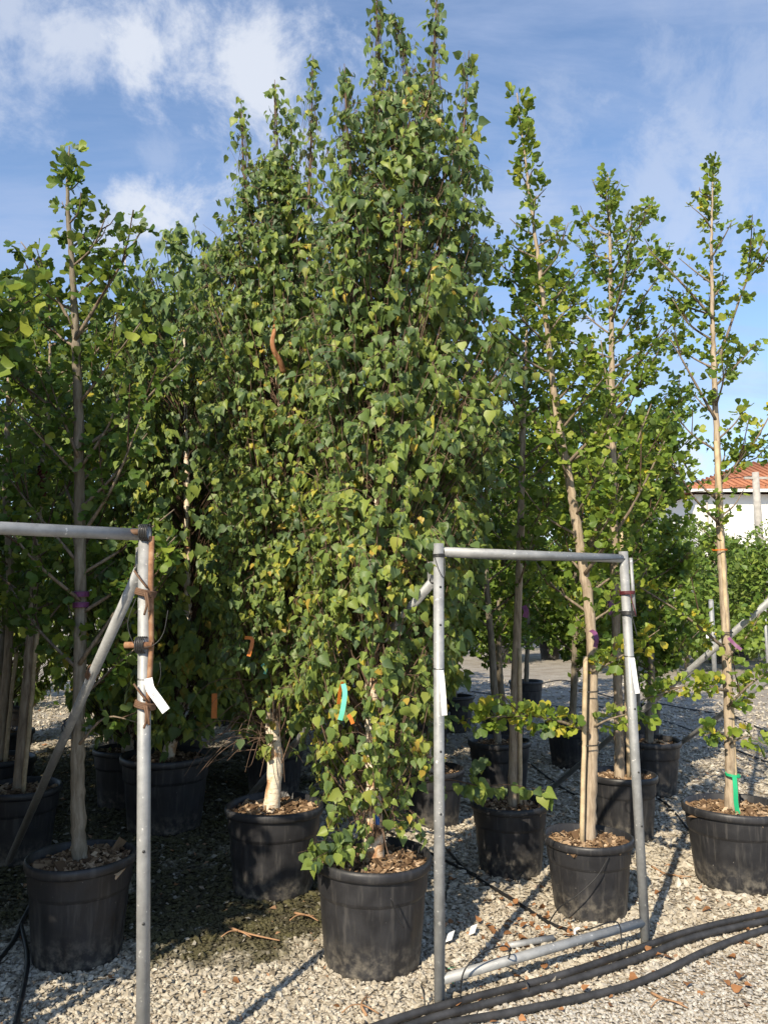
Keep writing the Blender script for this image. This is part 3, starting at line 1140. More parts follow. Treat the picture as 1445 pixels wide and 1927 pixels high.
zA = pot(-.05, 3.72, .275, .465, 'big black pot of the tall birch, in front of all the others', 900)
zB = pot(-.63, 4.62, .285, .47, 'black pot of the white-trunked birch, dappled with light, behind the front pot', 600)
zC = pot(-1.41, 3.77, .245, .45, 'shaded black pot beside the galvanised post, with one ginkgo trunk', 600)
zD = pot(1.09, 4.30, .235, .385, 'black pot inside the pipe hoop, with leaf shadows on its side', 600)
zE = pot(2.06, 4.72, .29, .44, 'sunlit black pot near the hoses holding the green-taped ginkgo', 700)
zF = pot(1.68, 5.62, .24, .43, 'black pot partly hidden behind the hoop pot and its trunk', 400)
zG = pot(.77, 4.92, .235, .41, 'shaded black pot under the low birch sprig, beyond the front pot', 400)
zH = pot(.98, 6.75, .27, .47, 'black pot in full shade behind the one under the birch sprig', 250)
zI = pot(.36, 5.95, .24, .40, 'black pot almost hidden behind the label-bearing post', 150)
zJ = pot(-1.60, 5.85, .33, .52, 'widest black pot, in deep shade behind the birch row', 300)
zK = pot(-2.36, 5.15, .27, .45, 'dark pot behind the diagonal brace, with a staked trunk', 300)
zL = pot(-2.95, 6.10, .27, .45, 'dark pot at the picture edge, farther back than the braced one', 250)
zO = pot(-2.40, 2.52, .25, .45, 'pot outside the shaded corner, next in the front row', 150)

# ------------------------------------------------------------------ the trees in front
trees = []
tA = birch('tallest birch with twin tops, standing in the big front pot',
           [(-.045, 3.74, zA - .05), at(702, 1450, 3.74), at(699, 1300, 3.75), at(706, 1100, 3.76), at(716, 850, 3.78), at(735, 600, 3.80), at(748, 400, 3.80), at(752, 290, 3.80)],
           [(.74, .20, .02), (.88, .30, .01), (1.05, .36, .0), (1.25, .36, .01), (1.7, .38, .02), (2.2, .48, .14), (2.7, .54, .14), (3.0, .50, .10), (3.4, .46, .03), (3.8, .42, .02), (4.12, .33, .02), (4.35, .17, .02), (4.5, .05, .02)],
           [[at(728, 420, 3.8), at(716, 200, 3.76), at(708, -45, 3.75)], [at(790, 420, 3.8), at(812, 200, 3.78), at(823, -40, 3.78)], [at(668, 420, 3.7), at(655, 260, 3.66), at(648, 120, 3.66)],
            [at(850, 420, 3.75), at(872, 250, 3.72), at(882, 95, 3.72)], [at(760, 330, 3.9), at(765, 120, 3.9), at(738, 25, 3.9)]],
           800, .047, 300, r0=.042, yellow=.06, dens=1.1, thin=(1.2, .48, 1.8, .45))
for k in range(40):                                # bare twigs low on the trunk
    a0 = at(701 + rng.normal(0, 5), rng.uniform(1330, 1570), 3.72)
    az = rng.uniform(0, 6.28)
    o2 = np.array((math.cos(az), math.sin(az) - .3, 0))
    l_ = rng.uniform(.08, .24)
    P = [a0, a0 + o2 * l_ * .4 + UP * rng.uniform(-.02, .08), a0 + o2 * l_ * .75 + UP * rng.uniform(-.08, .06), a0 + o2 * l_ - UP * rng.uniform(.02, .12)]
    tA.twig(spline(P, 3), .0026, .001, 4)
tA.finish(300, twigmat=M['pale_twig'])
tB = birch('birch with a cream peeling trunk in the dappled pot',
           [(-.655, 4.62, zB - .05), at(518, 1440, 4.62), at(511, 1340, 4.62), at(519, 1230, 4.62), at(517, 1000, 4.63), at(530, 800, 4.64), at(522, 690, 4.62), at(513, 640, 4.60), at(519, 560, 4.62), at(520, 400, 4.64), at(520, 250, 4.64)],
           [(1.18, .18, 0), (1.4, .30, -.02), (1.75, .36, .04), (2.2, .44, .05), (2.7, .48, .02), (3.2, .46, .0), (3.6, .40, .0), (4.0, .30, .0), (4.3, .17, 0), (4.5, .06, 0)],
           [[at(520, 420, 4.6), at(522, 280, 4.58), at(517, 150, 4.58)], [at(470, 420, 4.6), at(458, 300, 4.58), at(454, 185, 4.58)], [at(580, 400, 4.5), at(586, 250, 4.48), at(589, 105, 4.48)],
            [at(545, 420, 4.6), at(550, 300, 4.6), at(547, 200, 4.6)]],
           700, .047, 300, r0=.046, yellow=.09, dens=1.1, thin=(1.35, .4, 1.5, .4))
# bare lower twigs of this birch
for k in range(46):
    a0 = at(510 + rng.normal(0, 6), rng.uniform(1290, 1420), 4.60)
    az = rng.uniform(0, 6.28)
    o2 = np.array((math.cos(az) * .8 - .6, math.sin(az) * .8 - .4, 0))
    l_ = rng.uniform(.14, .36)
    P = [a0, a0 + o2 * l_ * .4 + UP * rng.uniform(-.02, .10), a0 + o2 * l_ * .75 + UP * rng.uniform(-.08, .08), a0 + o2 * l_ - UP * rng.uniform(.02, .14)]
    tB.twig(spline(P, 3), .0030, .0011, 4)
m = MB()
m.tube(spline([at(534, 700, 4.22), at(527, 680, 4.18), at(516, 660, 4.15), at(513, 642, 4.14), at(516, 625, 4.16), at(520, 600, 4.25)], 5), np.linspace(.017, .011, 26), 10)
m.build('bare_stem', M['red_stem'], tB.root)['label'] = 'curved orange-brown bare stem among the leaves'
tB.finish(300, twigmat=M['pale_twig'])

tC = ginkgo('slim grey-trunked ginkgo at the shaded corner, its bare tip against the cloud',
            [(-1.415, 3.77, zC - .05), at(147, 1450, 3.77), at(152, 1180, 3.78), at(150, 940, 3.78), at(146, 700, 3.76), at(138, 520, 3.74), at(128, 380, 3.72), at(131, 275, 3.72)], [], 1.15,
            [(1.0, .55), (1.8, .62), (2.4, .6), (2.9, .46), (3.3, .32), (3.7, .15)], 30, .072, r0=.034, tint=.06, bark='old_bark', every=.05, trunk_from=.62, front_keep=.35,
            extra=[[at(152, 880, 3.76), at(205, 800, 3.7), at(235, 700, 3.66)], [at(148, 860, 3.75), at(108, 760, 3.7), at(88, 690, 3.68)], [at(142, 640, 3.74), at(215, 520, 3.7), at(272, 425, 3.68)],
                   [at(140, 620, 3.74), at(80, 510, 3.7), at(40, 455, 3.7)], [at(152, 1130, 3.76), at(60, 1050, 3.6), at(-20, 940, 3.5)], [at(150, 1400, 3.75), at(200, 1350, 3.7), at(262, 1360, 3.66)],
                   [at(150, 1250, 3.75), at(240, 1120, 3.7), at(320, 1010, 3.7)]])
tC.finish(300)
tD = ginkgo('leaning ginkgo with a staked pale trunk inside the pipe hoop',
            [(1.09, 4.30, zD - .05), at(1113, 1400, 4.30), at(1111, 1180, 4.32), at(1088, 1010, 4.34), at(1066, 880, 4.36), at(1042, 740, 4.38), at(1022, 560, 4.40), at(998, 380, 4.40), at(972, 175, 4.40)], [], 1.35,
            [(1.2, .42), (2.0, .5), (2.6, .42), (3.1, .36), (3.6, .28), (4.1, .14), (4.6, .06)], 36, .069, r0=.033, tint=.50, every=.045, trunk_from=.50, front_keep=.4,
            extra=[[at(1105, 1375, 4.27), at(1010, 1348, 4.15), at(880, 1352, 4.05)], [at(1115, 1368, 4.28), at(1150, 1352, 4.22), at(1215, 1335, 4.16)], [at(1112, 1265, 4.28), at(1160, 1240, 4.2), at(1240, 1185, 4.1)],
                   [at(1100, 1080, 4.3), at(1185, 960, 4.1), at(1250, 830, 4.0)], [at(1095, 1050, 4.3), at(1170, 900, 4.15), at(1225, 760, 4.1)], [at(1060, 880, 4.34), at(1140, 780, 4.3), at(1130, 640, 4.3)]])
tD.finish(300)
tE = ginkgo('ginkgo with a green-taped double trunk, standing apart against the blue sky',
            [(2.035, 4.72, zE - .05), at(1372, 1400, 4.72), at(1364, 1180, 4.73), at(1355, 1000, 4.74), at(1348, 830, 4.75), at(1341, 640, 4.76), at(1338, 460, 4.76), at(1341, 305, 4.76)], [], 1.9,
            [(1.8, .30), (2.4, .36), (2.9, .42), (3.4, .36), (3.8, .22), (4.3, .12)], 24, .062, r0=.031, tint=.48, every=.046, trunk_from=.66, front_keep=.35,
            extra=[[at(1353, 905, 4.74), at(1410, 845, 4.7), at(1470, 740, 4.66)], [at(1352, 985, 4.72), at(1300, 930, 4.6), at(1262, 860, 4.5)], [at(1346, 790, 4.74), at(1290, 690, 4.7), at(1262, 640, 4.7)],
                   [at(1342, 600, 4.75), at(1270, 520, 4.7), at(1215, 465, 4.7)], [at(1368, 1330, 4.68), at(1420, 1280, 4.55), at(1500, 1235, 4.45)], [at(1368, 1300, 4.68), at(1300, 1290, 4.55), at(1205, 1318, 4.42)],
                   [at(1372, 1400, 4.68), at(1405, 1385, 4.6), at(1435, 1400, 4.5)], [at(1370, 1390, 4.68), at(1345, 1375, 4.6), at(1325, 1385, 4.55)], [at(1365, 1240, 4.7), at(1410, 1190, 4.7), at(1445, 1120, 4.7)],
                   [at(1362, 1220, 4.7), at(1290, 1160, 4.65), at(1180, 1090, 4.6)], [at(1344, 700, 4.76), at(1392, 560, 4.8), at(1440, 440, 4.82)]])
tE.finish(300)
tF = ginkgo('ginkgo rising straight between the leaning one and the sunlit pot',
            [(1.66, 5.62, zF - .05), at(1163, 1330, 5.62), at(1157, 1100, 5.63), at(1152, 850, 5.64), at(1150, 620, 5.65), at(1147, 450, 5.66), at(1143, 325, 5.66)], [], 1.5,
            [(1.4, .5), (2.4, .6), (3.2, .62), (3.9, .55), (4.4, .4), (4.9, .16)], 36, .070, r0=.036, tint=.46, every=.05, trunk_from=.5,
            extra=[[at(1150, 650, 5.64), at(1210, 560, 5.6), at(1262, 490, 5.6)]])
tF.finish(220)
tG = ginkgo('ginkgo behind the low birch sprig, its trunk crossing under the hoop bar',
            [(.79, 4.92, zG - .05), at(966, 1400, 4.92), at(972, 1200, 4.95), at(979, 1000, 4.97), at(984, 800, 5.0), at(990, 620, 5.0), at(985, 470, 5.0)], [], 1.7,
            [(1.6, .36), (2.6, .5), (3.4, .46), (4.1, .28)], 26, .072, r0=.031, tint=.26, every=.05, trunk_from=.55)
tG.finish(150)
tH = ginkgo('ginkgo in the fully shaded pot, hung with dull green leaves',
            [(.97, 6.75, zH - .05), at(926, 1240, 6.75), at(912, 1050, 6.75), at(902, 850, 6.75), at(898, 650, 6.75)], [], 1.3,
            [(1.2, .55), (2.6, .65), (3.8, .45)], 24, .082, r0=.034, tint=.24, every=.06, trunk_from=.5, bark='old_bark')
tH.finish(60, protos=GL)
tI = birch('thin birch behind the label-bearing post', [(.36, 5.95, zI - .05), (.36, 5.95, 1.5), (.38, 5.95, 2.6), (.4, 5.95, 3.6)],
           [(1.0, .3), (1.8, .42), (2.8, .42), (3.5, .2)], [], 120, .076, 0, r0=.03, dens=1)
tI.finish(40, protos=SP)
tJ = birch('birch in the widest pot, its ragged top beside the white cloud',
           [(-1.60, 5.85, zJ - .05), at(350, 1250, 5.85), at(352, 950, 5.9), at(348, 700, 5.9), at(345, 500, 5.9)],
           [(.95, .3), (1.3, .5), (2.2, .70), (3.2, .74), (3.9, .66), (4.5, .40)],
           [[at(340, 560, 5.9), at(338, 480, 5.9), at(336, 415, 5.9)], [at(390, 560, 5.9), at(388, 490, 5.9), at(380, 435, 5.9)]], 430, .070, 0, r0=.045, yellow=.03)
tJ.finish(120, protos=SP)
tK = ginkgo('staked ginkgo seen behind the diagonal brace', [(-2.36, 5.15, zK - .05), at(58, 1200, 5.15), at(75, 950, 5.2), at(92, 750, 5.2), at(96, 560, 5.2)], [], 1.3,
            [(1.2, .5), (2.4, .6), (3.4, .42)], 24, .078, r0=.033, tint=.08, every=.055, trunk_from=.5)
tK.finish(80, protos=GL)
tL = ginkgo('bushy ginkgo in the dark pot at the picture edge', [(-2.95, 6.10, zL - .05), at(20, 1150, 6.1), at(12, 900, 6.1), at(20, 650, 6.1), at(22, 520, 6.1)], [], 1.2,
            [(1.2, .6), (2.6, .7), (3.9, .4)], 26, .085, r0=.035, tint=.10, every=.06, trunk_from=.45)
tL.finish(40, protos=GL)
tO = ginkgo('dark ginkgo branches reaching in from beside the shaded corner', [(-2.40, 2.52, zO - .05), (-2.36, 2.52, 1.0), (-2.32, 2.53, 1.7), (-2.32, 2.54, 2.8), (-2.34, 2.54, 3.8)], [], .42,
            [(.4, .50), (1.0, .70), (1.6, .72), (2.2, .50), (3.0, .46), (3.8, .25)], 120, .086, r0=.035, tint=.20, every=.026, trunk_from=.1, front_keep=1, up=(.05, .6),
            extra=[[(-2.2, 2.53, 2.3), (-1.85, 2.85, 2.62), at(30, 560, 3.1)], [(-2.2, 2.53, 2.2), (-1.85, 2.9, 2.35), at(10, 610, 3.15)], [(-2.2, 2.53, 1.3), (-1.95, 2.5, 1.3), (-1.72, 2.45, 1.25)],
                   [(-2.2, 2.53, 1.0), (-1.95, 2.5, .95), (-1.72, 2.5, .9)], [(-2.2, 2.53, .8), (-1.95, 2.5, .7), (-1.76, 2.5, .6)]])
tO.finish(20, protos=GL)
zO2 = pot(-3.3, 2.6, .25, .45, 'pot two places beyond the shaded corner, outside the picture', 0)
tO2 = birch('birch two places beyond the shaded corner, outside the picture', [(-3.3, 2.6, zO2 - .05), (-3.3, 2.6, 1.5), (-3.28, 2.6, 2.8), (-3.28, 2.6, 4.2)],
            [(.6, .5), (1.2, .8), (2.4, .92), (3.4, .85), (4.4, .4)], [], 520, .09, r0=.04)

tO2.finish(0, protos=SP)

for k_, (x_, y_, nm_) in enumerate(((-3.35, 4.3, 'third'), (-4.3, 3.4, 'fourth'), (-4.6, 5.3, 'fifth'))):
    z_ = pot(x_, y_, .26, .45, 'pot of the ' + nm_ + ' birch outside the picture, in the shading block', 0)
    t_ = birch(nm_ + ' birch of the shading block outside the picture', [(x_, y_, z_ - .05), (x_, y_, 1.5), (x_, y_, 3.0), (x_, y_, 4.4)],
               [(.7, .5), (1.2, .8), (2.4, .95), (3.4, .85), (4.5, .4)], [], 380, .092, r0=.04, seg=8)
    t_.finish(0, protos=SP)
# farther trees of the nursery rows: (kind, x, y, height, crown radius, label)
far_rows = [
    ('b', -.95, 6.9, 4.85, .80, 'birch of the back row, seen beyond the cream-trunked birch'),
    ('g', -1.95, 7.3, 5.0, .95, 'ginkgo of the back row, left of the birches'),
    ('g', -3.55, 7.4, 4.7, .95, 'ginkgo of the back row at the picture edge, under the blue gap'),
    ('g', -2.75, 8.6, 5.2, 1.1, 'ginkgo of the third row, glimpsed between two back-row trunks'),
    ('b', -1.2, 8.8, 5.2, 1.0, 'birch of the third row behind the shaded pots'),
    ('g', .05, 7.9, 4.6, .9, 'ginkgo of the third row straight behind the tallest birch'),
    ('b', -4.4, 9.2, 5.2, 1.1, 'birch of the farthest row at the picture edge'),
    ('g', 1.9, 8.0, 3.7, .75, 'low bushy ginkgo behind the straight-trunked one'),
    ('g', 2.95, 9.2, 3.9, .85, 'bushy green ginkgo beside the thin grey stake'),
    ('g', .9, 10.2, 4.2, .9, 'ginkgo of the farthest row behind the hoop bar'),
    ('b', -.3, 11.0, 4.8, .9, 'birch of the farthest row behind the tallest birch'),
    ('g', 2.2, 12.2, 3.9, .95, 'far ginkgo over the dappled drive'),
    ('g', 2.3, 6.9, 3.35, .60, 'bushy ginkgo in the gap before the green-taped one'),
    ('b', -2.1, 6.5, 4.75, .80, 'birch between the widest pot and the back-row ginkgo'),
    ('g', -3.6, 10.6, 5.8, 1.2, 'ginkgo deep in the dark left rows'),
    ('g', -5.0, 8.0, 4.8, 1.1, 'ginkgo past the picture edge in the left rows'),
    ('b', -2.2, 10.8, 5.8, 1.2, 'birch deep in the dark left rows'),
    ('g', 1.35, 9.0, 3.9, .8, 'ginkgo between the hoop trunk and the straight one, far back'),
    ('g', .45, 8.6, 4.3, .8, 'ginkgo far behind the label-bearing post'),
]
for k, (kd, x, y, h, cr, lab) in enumerate(far_rows):
    R = .27
    z = pot(x, y, R, .45, 'pot of the ' + lab, 120 if y < 9 else 0)
    pts = [(x, y, z - .05), (x + rng.normal(0, .04), y, h * .35), (x + rng.normal(0, .06), y, h * .7), (x + rng.normal(0, .08), y, h)]
    if kd == 'b':
        t = birch(lab, pts, [(.75, cr * .5), (1.2, cr * .8), (2.2, cr), (3.2, cr * .95), (h - .3, cr * .35)], [], int(200 + 16 * y), .082, r0=.042, dens=.9, yellow=.03)
        t.finish(0, protos=SP)
    else:
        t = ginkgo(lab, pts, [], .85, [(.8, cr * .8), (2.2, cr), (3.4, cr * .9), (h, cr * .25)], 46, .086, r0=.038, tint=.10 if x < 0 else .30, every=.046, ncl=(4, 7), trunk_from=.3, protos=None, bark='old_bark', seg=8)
        t.finish(0, protos=GL)

# leafy potted trees lined up far behind, in front of the house
k = 0
def bush(x, y, h, cr, lab, n=1500, zlo=.7, grp='leafy trees of the far rows'):
    t = Tree('leafy_tree', lab, 'tree', (x, y, 0), 'ginkgo', grp)
    m = MB()
    m.tube(spline([(x, y, 0), (x + .05, y, h * .4), (x, y, h * .92)], 4), np.linspace(.05, .012, 9), 7)
    m.build('trunk', M['old_bark'], t.root)
    nb = int(n / 12)
    zc_ = zlo + (h - zlo) * rng.beta(1.4, 1.3, nb)
    prof_ = np.interp((zc_ - zlo) / (h - zlo), [0, .25, .6, .85, 1], [.55, 1, .9, .5, .1])
    a = rng.uniform(0, 6.283, nb)
    rr = cr * prof_ * np.sqrt(rng.uniform(.15, 1, nb))
    cen = np.stack([x + rr * np.cos(a), y + rr * np.sin(a), zc_], -1)
    for i_ in range(0, nb, 3):
        t.twig([(x, y, max(.4, cen[i_, 2] - .3)), cen[i_]], .012, .004, 3)
    n2 = nb * 12
    pos = np.repeat(cen, 12, 0) + rng.normal(0, .10, (n2, 3))
    od = nrm(pos - np.array((x, y, h * .5)))
    t.leaves(pos, od * .5 - UP * .3 + rnd3(n2, .5), od * .6 + UP * .4 + rnd3(n2, .5), .15 * np.clip(rng.normal(1, .25, n2), .5, 1.6), np.clip(np.repeat(rng.normal(.45, .16, nb), 12) + rng.normal(0, .15, n2), 0, 1))
    t.finish(0, protos=SP, leafmat=M['far_leaf'])


far_lab = ['under the house eave', 'just below the pale wall', 'between the house and the thin stake', 'by the utility pole', 'beyond the dappled drive', 'seen under the hoop bar', 'beside the white fence post', 'behind the green-taped trunk']
xs_far = [3.3, 5.0, 6.6, 8.0, 9.4, 10.7, 12.0, 13.4]
words_ = ['first', 'second', 'third', 'fourth', 'fifth', 'sixth', 'seventh', 'eighth']
for i, x in enumerate(xs_far):
    y = 22.0 + (i % 2) * 1.6
    bush(x, y, rng.uniform(3.3, 4.2), rng.uniform(.95, 1.2), words_[i] + ' leafy tree along the far row, counted towards the house', 3800, .45)
    m = MB()
    pot(x, y, .34, .5, 'small pot under the ' + words_[i] + ' leafy tree of the far row', 0)
for i, (x, y, h) in enumerate([(-9, 26, 4.5), (-5.5, 25, 4.6), (-2.2, 26, 4.4), (0.8, 25, 4.3), (11.5, 28, 4.6), (14.5, 29, 4.8), (4.5, 29, 4.4), (8.0, 29, 4.4)]):
    bush(x, y, h, 1.9, 'round leafy tree of the hedge line beyond the far row, ' + words_[i] + ' of eight', 3600, .1)

# ------------------------------------------------------------------ galvanised pipe hoops
RP = .0225


def ring_wrap(m, c, d, r, wr, turns, length):
    """wire coil round an axis"""
    d = nrm(d)
    a = nrm(np.cross(d, (0.3, .9, .2)))
    b = np.cross(d, a)
    t = np.linspace(0, 1, int(turns * 14))
    th = t * turns * 2 * math.pi
    P = np.asarray(c)[None] + d[None] * ((t - .5) * length)[:, None] + (r + wr * .7) * (np.cos(th)[:, None] * a + np.sin(th)[:, None] * b)
    m.tube(P, wr, 5)


def hoop(label, a0, a1, b0, b1, feet, rail=None):
    """a: bottom and top of one post, b: of the other; feet: ground points of the braces"""
    h = empty('pipe_hoop', (a0[0], a0[1], 0), label, 'hoop', 'galvanised pipe hoops')
    for p, q in ((a0, a1), (b0, b1)):
        m = MB()
        m.pipe(np.asarray(p) - UP * .05, q, RP)
        m.build('post', M['galv'], h)
    d = nrm(np.asarray(b1) - np.asarray(a1))
    m = MB()
    m.pipe(np.asarray(a1) + d * RP * .8 - UP * .035, np.asarray(b1) - d * RP * .8 - UP * .035, RP * .95)
    m.build('top_bar', M['galv'], h)
    if rail is not None:
        m = MB()
        m.pipe(rail[0], rail[1], RP * .9)
        m.build('bottom_rail', M['galv'], h)
    for (p, q), f in zip(((a0, a1), (b0, b1)), feet):
        if f is None:
            continue
        f = np.asarray(f, float)
        q = np.asarray(q, float)
        dd = nrm(f - q)
        s0 = q - UP * .16 + np.array((dd[0], dd[1], 0)) * (RP + .035)
        m = MB()
        m.pipe(s0, f + dd * .04, RP * .92)
        br = m.build('brace', M['galv'], h)
        m = MB()
        hd = nrm(np.array((dd[0], dd[1], 0)))
        m.box(q - UP * .12 + hd * (RP + .03), hd * .034, np.cross(hd, UP) * .005, UP * .045)
        m.build('bracket', M['galv'], br, smooth=False)
        for z_ in (.02, -.02):
            m = MB()
            c = q - UP * .12 + hd * (RP + .035) + UP * z_
            nrm_ = np.cross(hd, UP)
            m.tube([c - nrm_ * .011, c + nrm_ * .011], .007, 6)
            m.build('bolt', M['galv'], br, smooth=False)
    return h


p1R, p2L, p2R = np.array((-.785, 2.73, 0)), gnd(827, 1895), gnd(1215, 1780)
t1R, t2L, t2R = at(273, 988, 2.73), at(825, 1023, p2L[1]), at(1172, 1038, p2R[1])
step = p2R - p2L
p1L, t1L = p1R - np.array((1.06, .64, 0)), t1R - np.array((1.06, .64, .0))
h1 = hoop('pipe hoop with rusty rod wired to its post, at the shaded corner', p1L, t1L, p1R, t1R, (None, gnd(14, 1628)))
h2 = hoop('complete pipe hoop with bottom rail framing the hoop pot', p2L, t2L, p2R, t2R, (gnd(430, 1545), None), (at(832, 1843, p2L[1]), at(1210, 1735, p2R[1])))
p3L = np.array((2.36, 4.47, 0))
h3 = hoop('pipe hoop mostly outside the picture, its braces slanting past the green-taped trunk', p3L, p3L + UP * 1.87, p3L + step, p3L + step + UP * 1.87, (gnd(1030, 1490), gnd(1200, 1455)))

# drilled holes and bolts on the posts
for h_, p, q, zs in ((h1, p1R, t1R, (.55, .78, 1.28)), (h2, p2L, t2L, (.75, 1.0, 1.3, 1.52, 1.68)), (h2, p2R, t2R, (.55, .8, 1.1))):
    for z in zs:
        c = p + (q - p) * (z / q[2])
        d = nrm(np.array((.25, -1, 0)))
        m = MB()
        m.tube([c + d * (RP - .001), c + d * (RP + .0015)], .005, 8)
        m.build('bolt_hole', M['wire'], h_)

# rusty rod, cross pieces and wire on the corner post
e = np.array((1, 0, 0)); f_ = np.array((0, -1, 0))
def on1(py, off=(0, 0, 0)):
    zz_ = at(272, py, 2.73)[2]
    return p1R + (t1R - p1R) * (zz_ / t1R[2]) + np.array(off)
m = MB()
m.tube([on1(1010, (.030, -.016, 0)), on1(1100, (.027, -.018, 0)), on1(1210, (.030, -.018, 0)), on1(1295, (.022, -.020, 0)), on1(1360, (.016, -.024, 0))], [.0095, .0095, .009, .009, .008], 10)
m.build('rusty_rod', M['rust'], h1)
for py, mt, nm, x0, x1 in ((1003, 'tie_brown', 'short_pipe', -.060, .012), (1213, 'rust', 'short_pipe', -.058, .038)):
    m = MB()
    c = on1(py, (0, -.033, 0))
    m.pipe(c + e * x0, c + e * x1, .011, .003, 12)
    m.build(nm, M[mt], h1)
    m = MB()
    ring_wrap(m, c + np.array((-.004 if py > 1100 else .008, .012, 0)), e, .026, .0028, 5, .032)
    m.build('wire_wrap', M['wire'], h1)
for py in (1115, 1325):
    m = MB()
    ring_wrap(m, on1(py, (.006, -.006, 0)), UP + e * .25, .031, .0045, 4, .022)
    m.tube(spline([on1(py, (.012, -.040, 0)), on1(py + 22, (.022, -.046, 0)), on1(py + 42, (.012, -.042, 0))], 4), .0042, 5)
    m.tube(spline([on1(py, (.02, -.040, 0)), on1(py + 20, (.028, -.046, 0)), on1(py + 36, (.03, -.042, 0))], 4), .0042, 5)
    m.tube(spline([on1(py - 8, (.02, -.036, 0)), on1(py - 26, (-.005, -.040, 0)), on1(py - 40, (-.025, -.036, 0))], 4), .004, 5)
    m.build('brown_tie', M['tie_brown'], h1)
m = MB()
m.tube(spline([on1(1125, (-.02, -.03, 0)), on1(1170, (-.045, -.04, 0)), on1(1205, (-.028, -.045, 0)), on1(1217, (.0, -.045, 0)), on1(1212, (.045, -.04, 0)), on1(1190, (.075, -.03, 0)), on1(1148, (.088, -.02, 0))], 8), .0013, 5)
m.tube(spline([on1(1290, (.05, -.02, 0)), on1(1270, (.062, -.02, 0)), on1(1245, (.06, -.02, 0))], 5), .0013, 5)
m.build('loose_wire', M['wire'], h1)
# coils on the brace of the corner hoop
fb = gnd(14, 1628)
q0 = t1R - UP * .16
for u, tn_, ln, mt in ((.235, 9, .055, 'tie_brown'), (.385, 2, .008, 'wire'), (.40, 2, .01, 'wire')):
    m = MB()
    ring_wrap(m, q0 + (fb - q0) * u + nrm(np.array((fb - q0)[:2].tolist() + [0])) * .05, fb - q0, RP, .0032, tn_, ln)
    m.build('wire_wrap', M[mt], h1)
# ties on the complete hoop
def on2(P0, P1, py, off=(0, 0, 0)):
    zz_ = at(900, py, P0[1])[2]
    return P0 + (P1 - P0) * (zz_ / P1[2]) + np.array(off)
m = MB()
ring_wrap(m, on2(p2L, t2L, 1045), UP, RP, .0025, 3, .014)
m.tube(spline([on2(p2L, t2L, 1047, (-.02, -.018, 0)), on2(p2L, t2L, 1075, (.0, -.03, 0)), on2(p2L, t2L, 1087, (.02, -.03, 0)), on2(p2L, t2L, 1070, (.026, -.02, 0)), on2(p2L, t2L, 1048, (.024, -.012, 0))], 6), .002, 5)
m.build('wire_wrap', M['wire'], h2)
m = MB()
a_, b_ = on2(p2L, t2L, 1048), on2(p2R, t2R, 1052)
tq = np.linspace(0, 1, 30)[:, None]
m.tube(a_ + (b_ - a_) * tq - UP * (.012 * np.sin(tq * math.pi)) + f_ * .024, .0017, 5)
m.build('tie_wire', M['wire'], h2)
m = MB()
m.pipe(on2(p2R, t2R, 1050, (.034, -.008, 0)), on2(p2R, t2R, 1160, (.036, -.006, 0)), .0085, .002, 10)
m.build('short_pipe', M['galv'], h2)
for py, mt, tn_ in ((1115, 'red', 3), (1153, 'wire', 5)):
    m = MB()
    ring_wrap(m, on2(p2R, t2R, py, (.008, 0, 0)), UP, .034, .003, tn_, .018)
    m.tube(spline([on2(p2R, t2R, py, (.01, -.036, 0)), on2(p2R, t2R, py + 18, (.018, -.04, 0)), on2(p2R, t2R, py + 44, (.034, -.036, 0))], 4), .0025, 5)
    m.build('tie', M[mt], h2)


# ------------------------------------------------------------------ labels and ribbons
def strip(name, P, wid, side, matk, label, cat, group=None, thick=.0008, hole=False, org=None):
    """a thin flexible band along P; side = width direction"""
    P = np.asarray(P, float)
    side = nrm(np.asarray(side, float))
    T_ = nrm(np.gradient(P, axis=0))
    sd = nrm(side[None] - T_ * (T_ @ side)[:, None])
    nn = np.cross(T_, sd)
    V = []
    for p, s_, n_ in zip(P, sd, nn):
        V += [p - s_ * wid / 2 - n_ * thick, p + s_ * wid / 2 - n_ * thick, p + s_ * wid / 2 + n_ * thick, p - s_ * wid / 2 + n_ * thick]
    Q = []
    n = len(P)
    for i in range(n - 1):
        for j in range(4):
            k_ = (j + 1) % 4
            Q.append((i * 4 + j, i * 4 + k_, i * 4 + 4 + k_, i * 4 + 4 + j))
    Q += [(3, 2, 1, 0), ((n - 1) * 4, (n - 1) * 4 + 1, (n - 1) * 4 + 2, (n - 1) * 4 + 3)]
    m_ = MB()
    m_.add(V, None, Q)
    o_ = m_.build(name, M[matk], None, org=P[0], smooth=False)
    return tag(o_, label, cat, group)


def label_on(P0, P1, pts, lab, Y):
    P = spline([at(x, y, Y + dy) for x, y, dy in pts], 5)
    o_ = strip('plant_label', P, .022, (1, 0, .15), 'tag_white', lab, 'label', 'white plant labels on the hoops', .0006)
    m_ = MB()
    c = P[0] + UP * .006
    ring_wrap(m_, P0 + (P1 - P0) * (c[2] / P1[2]), UP, RP, .0012, 1.2, .004)
    m_.build('tie', M['wire'], o_)
    return o_


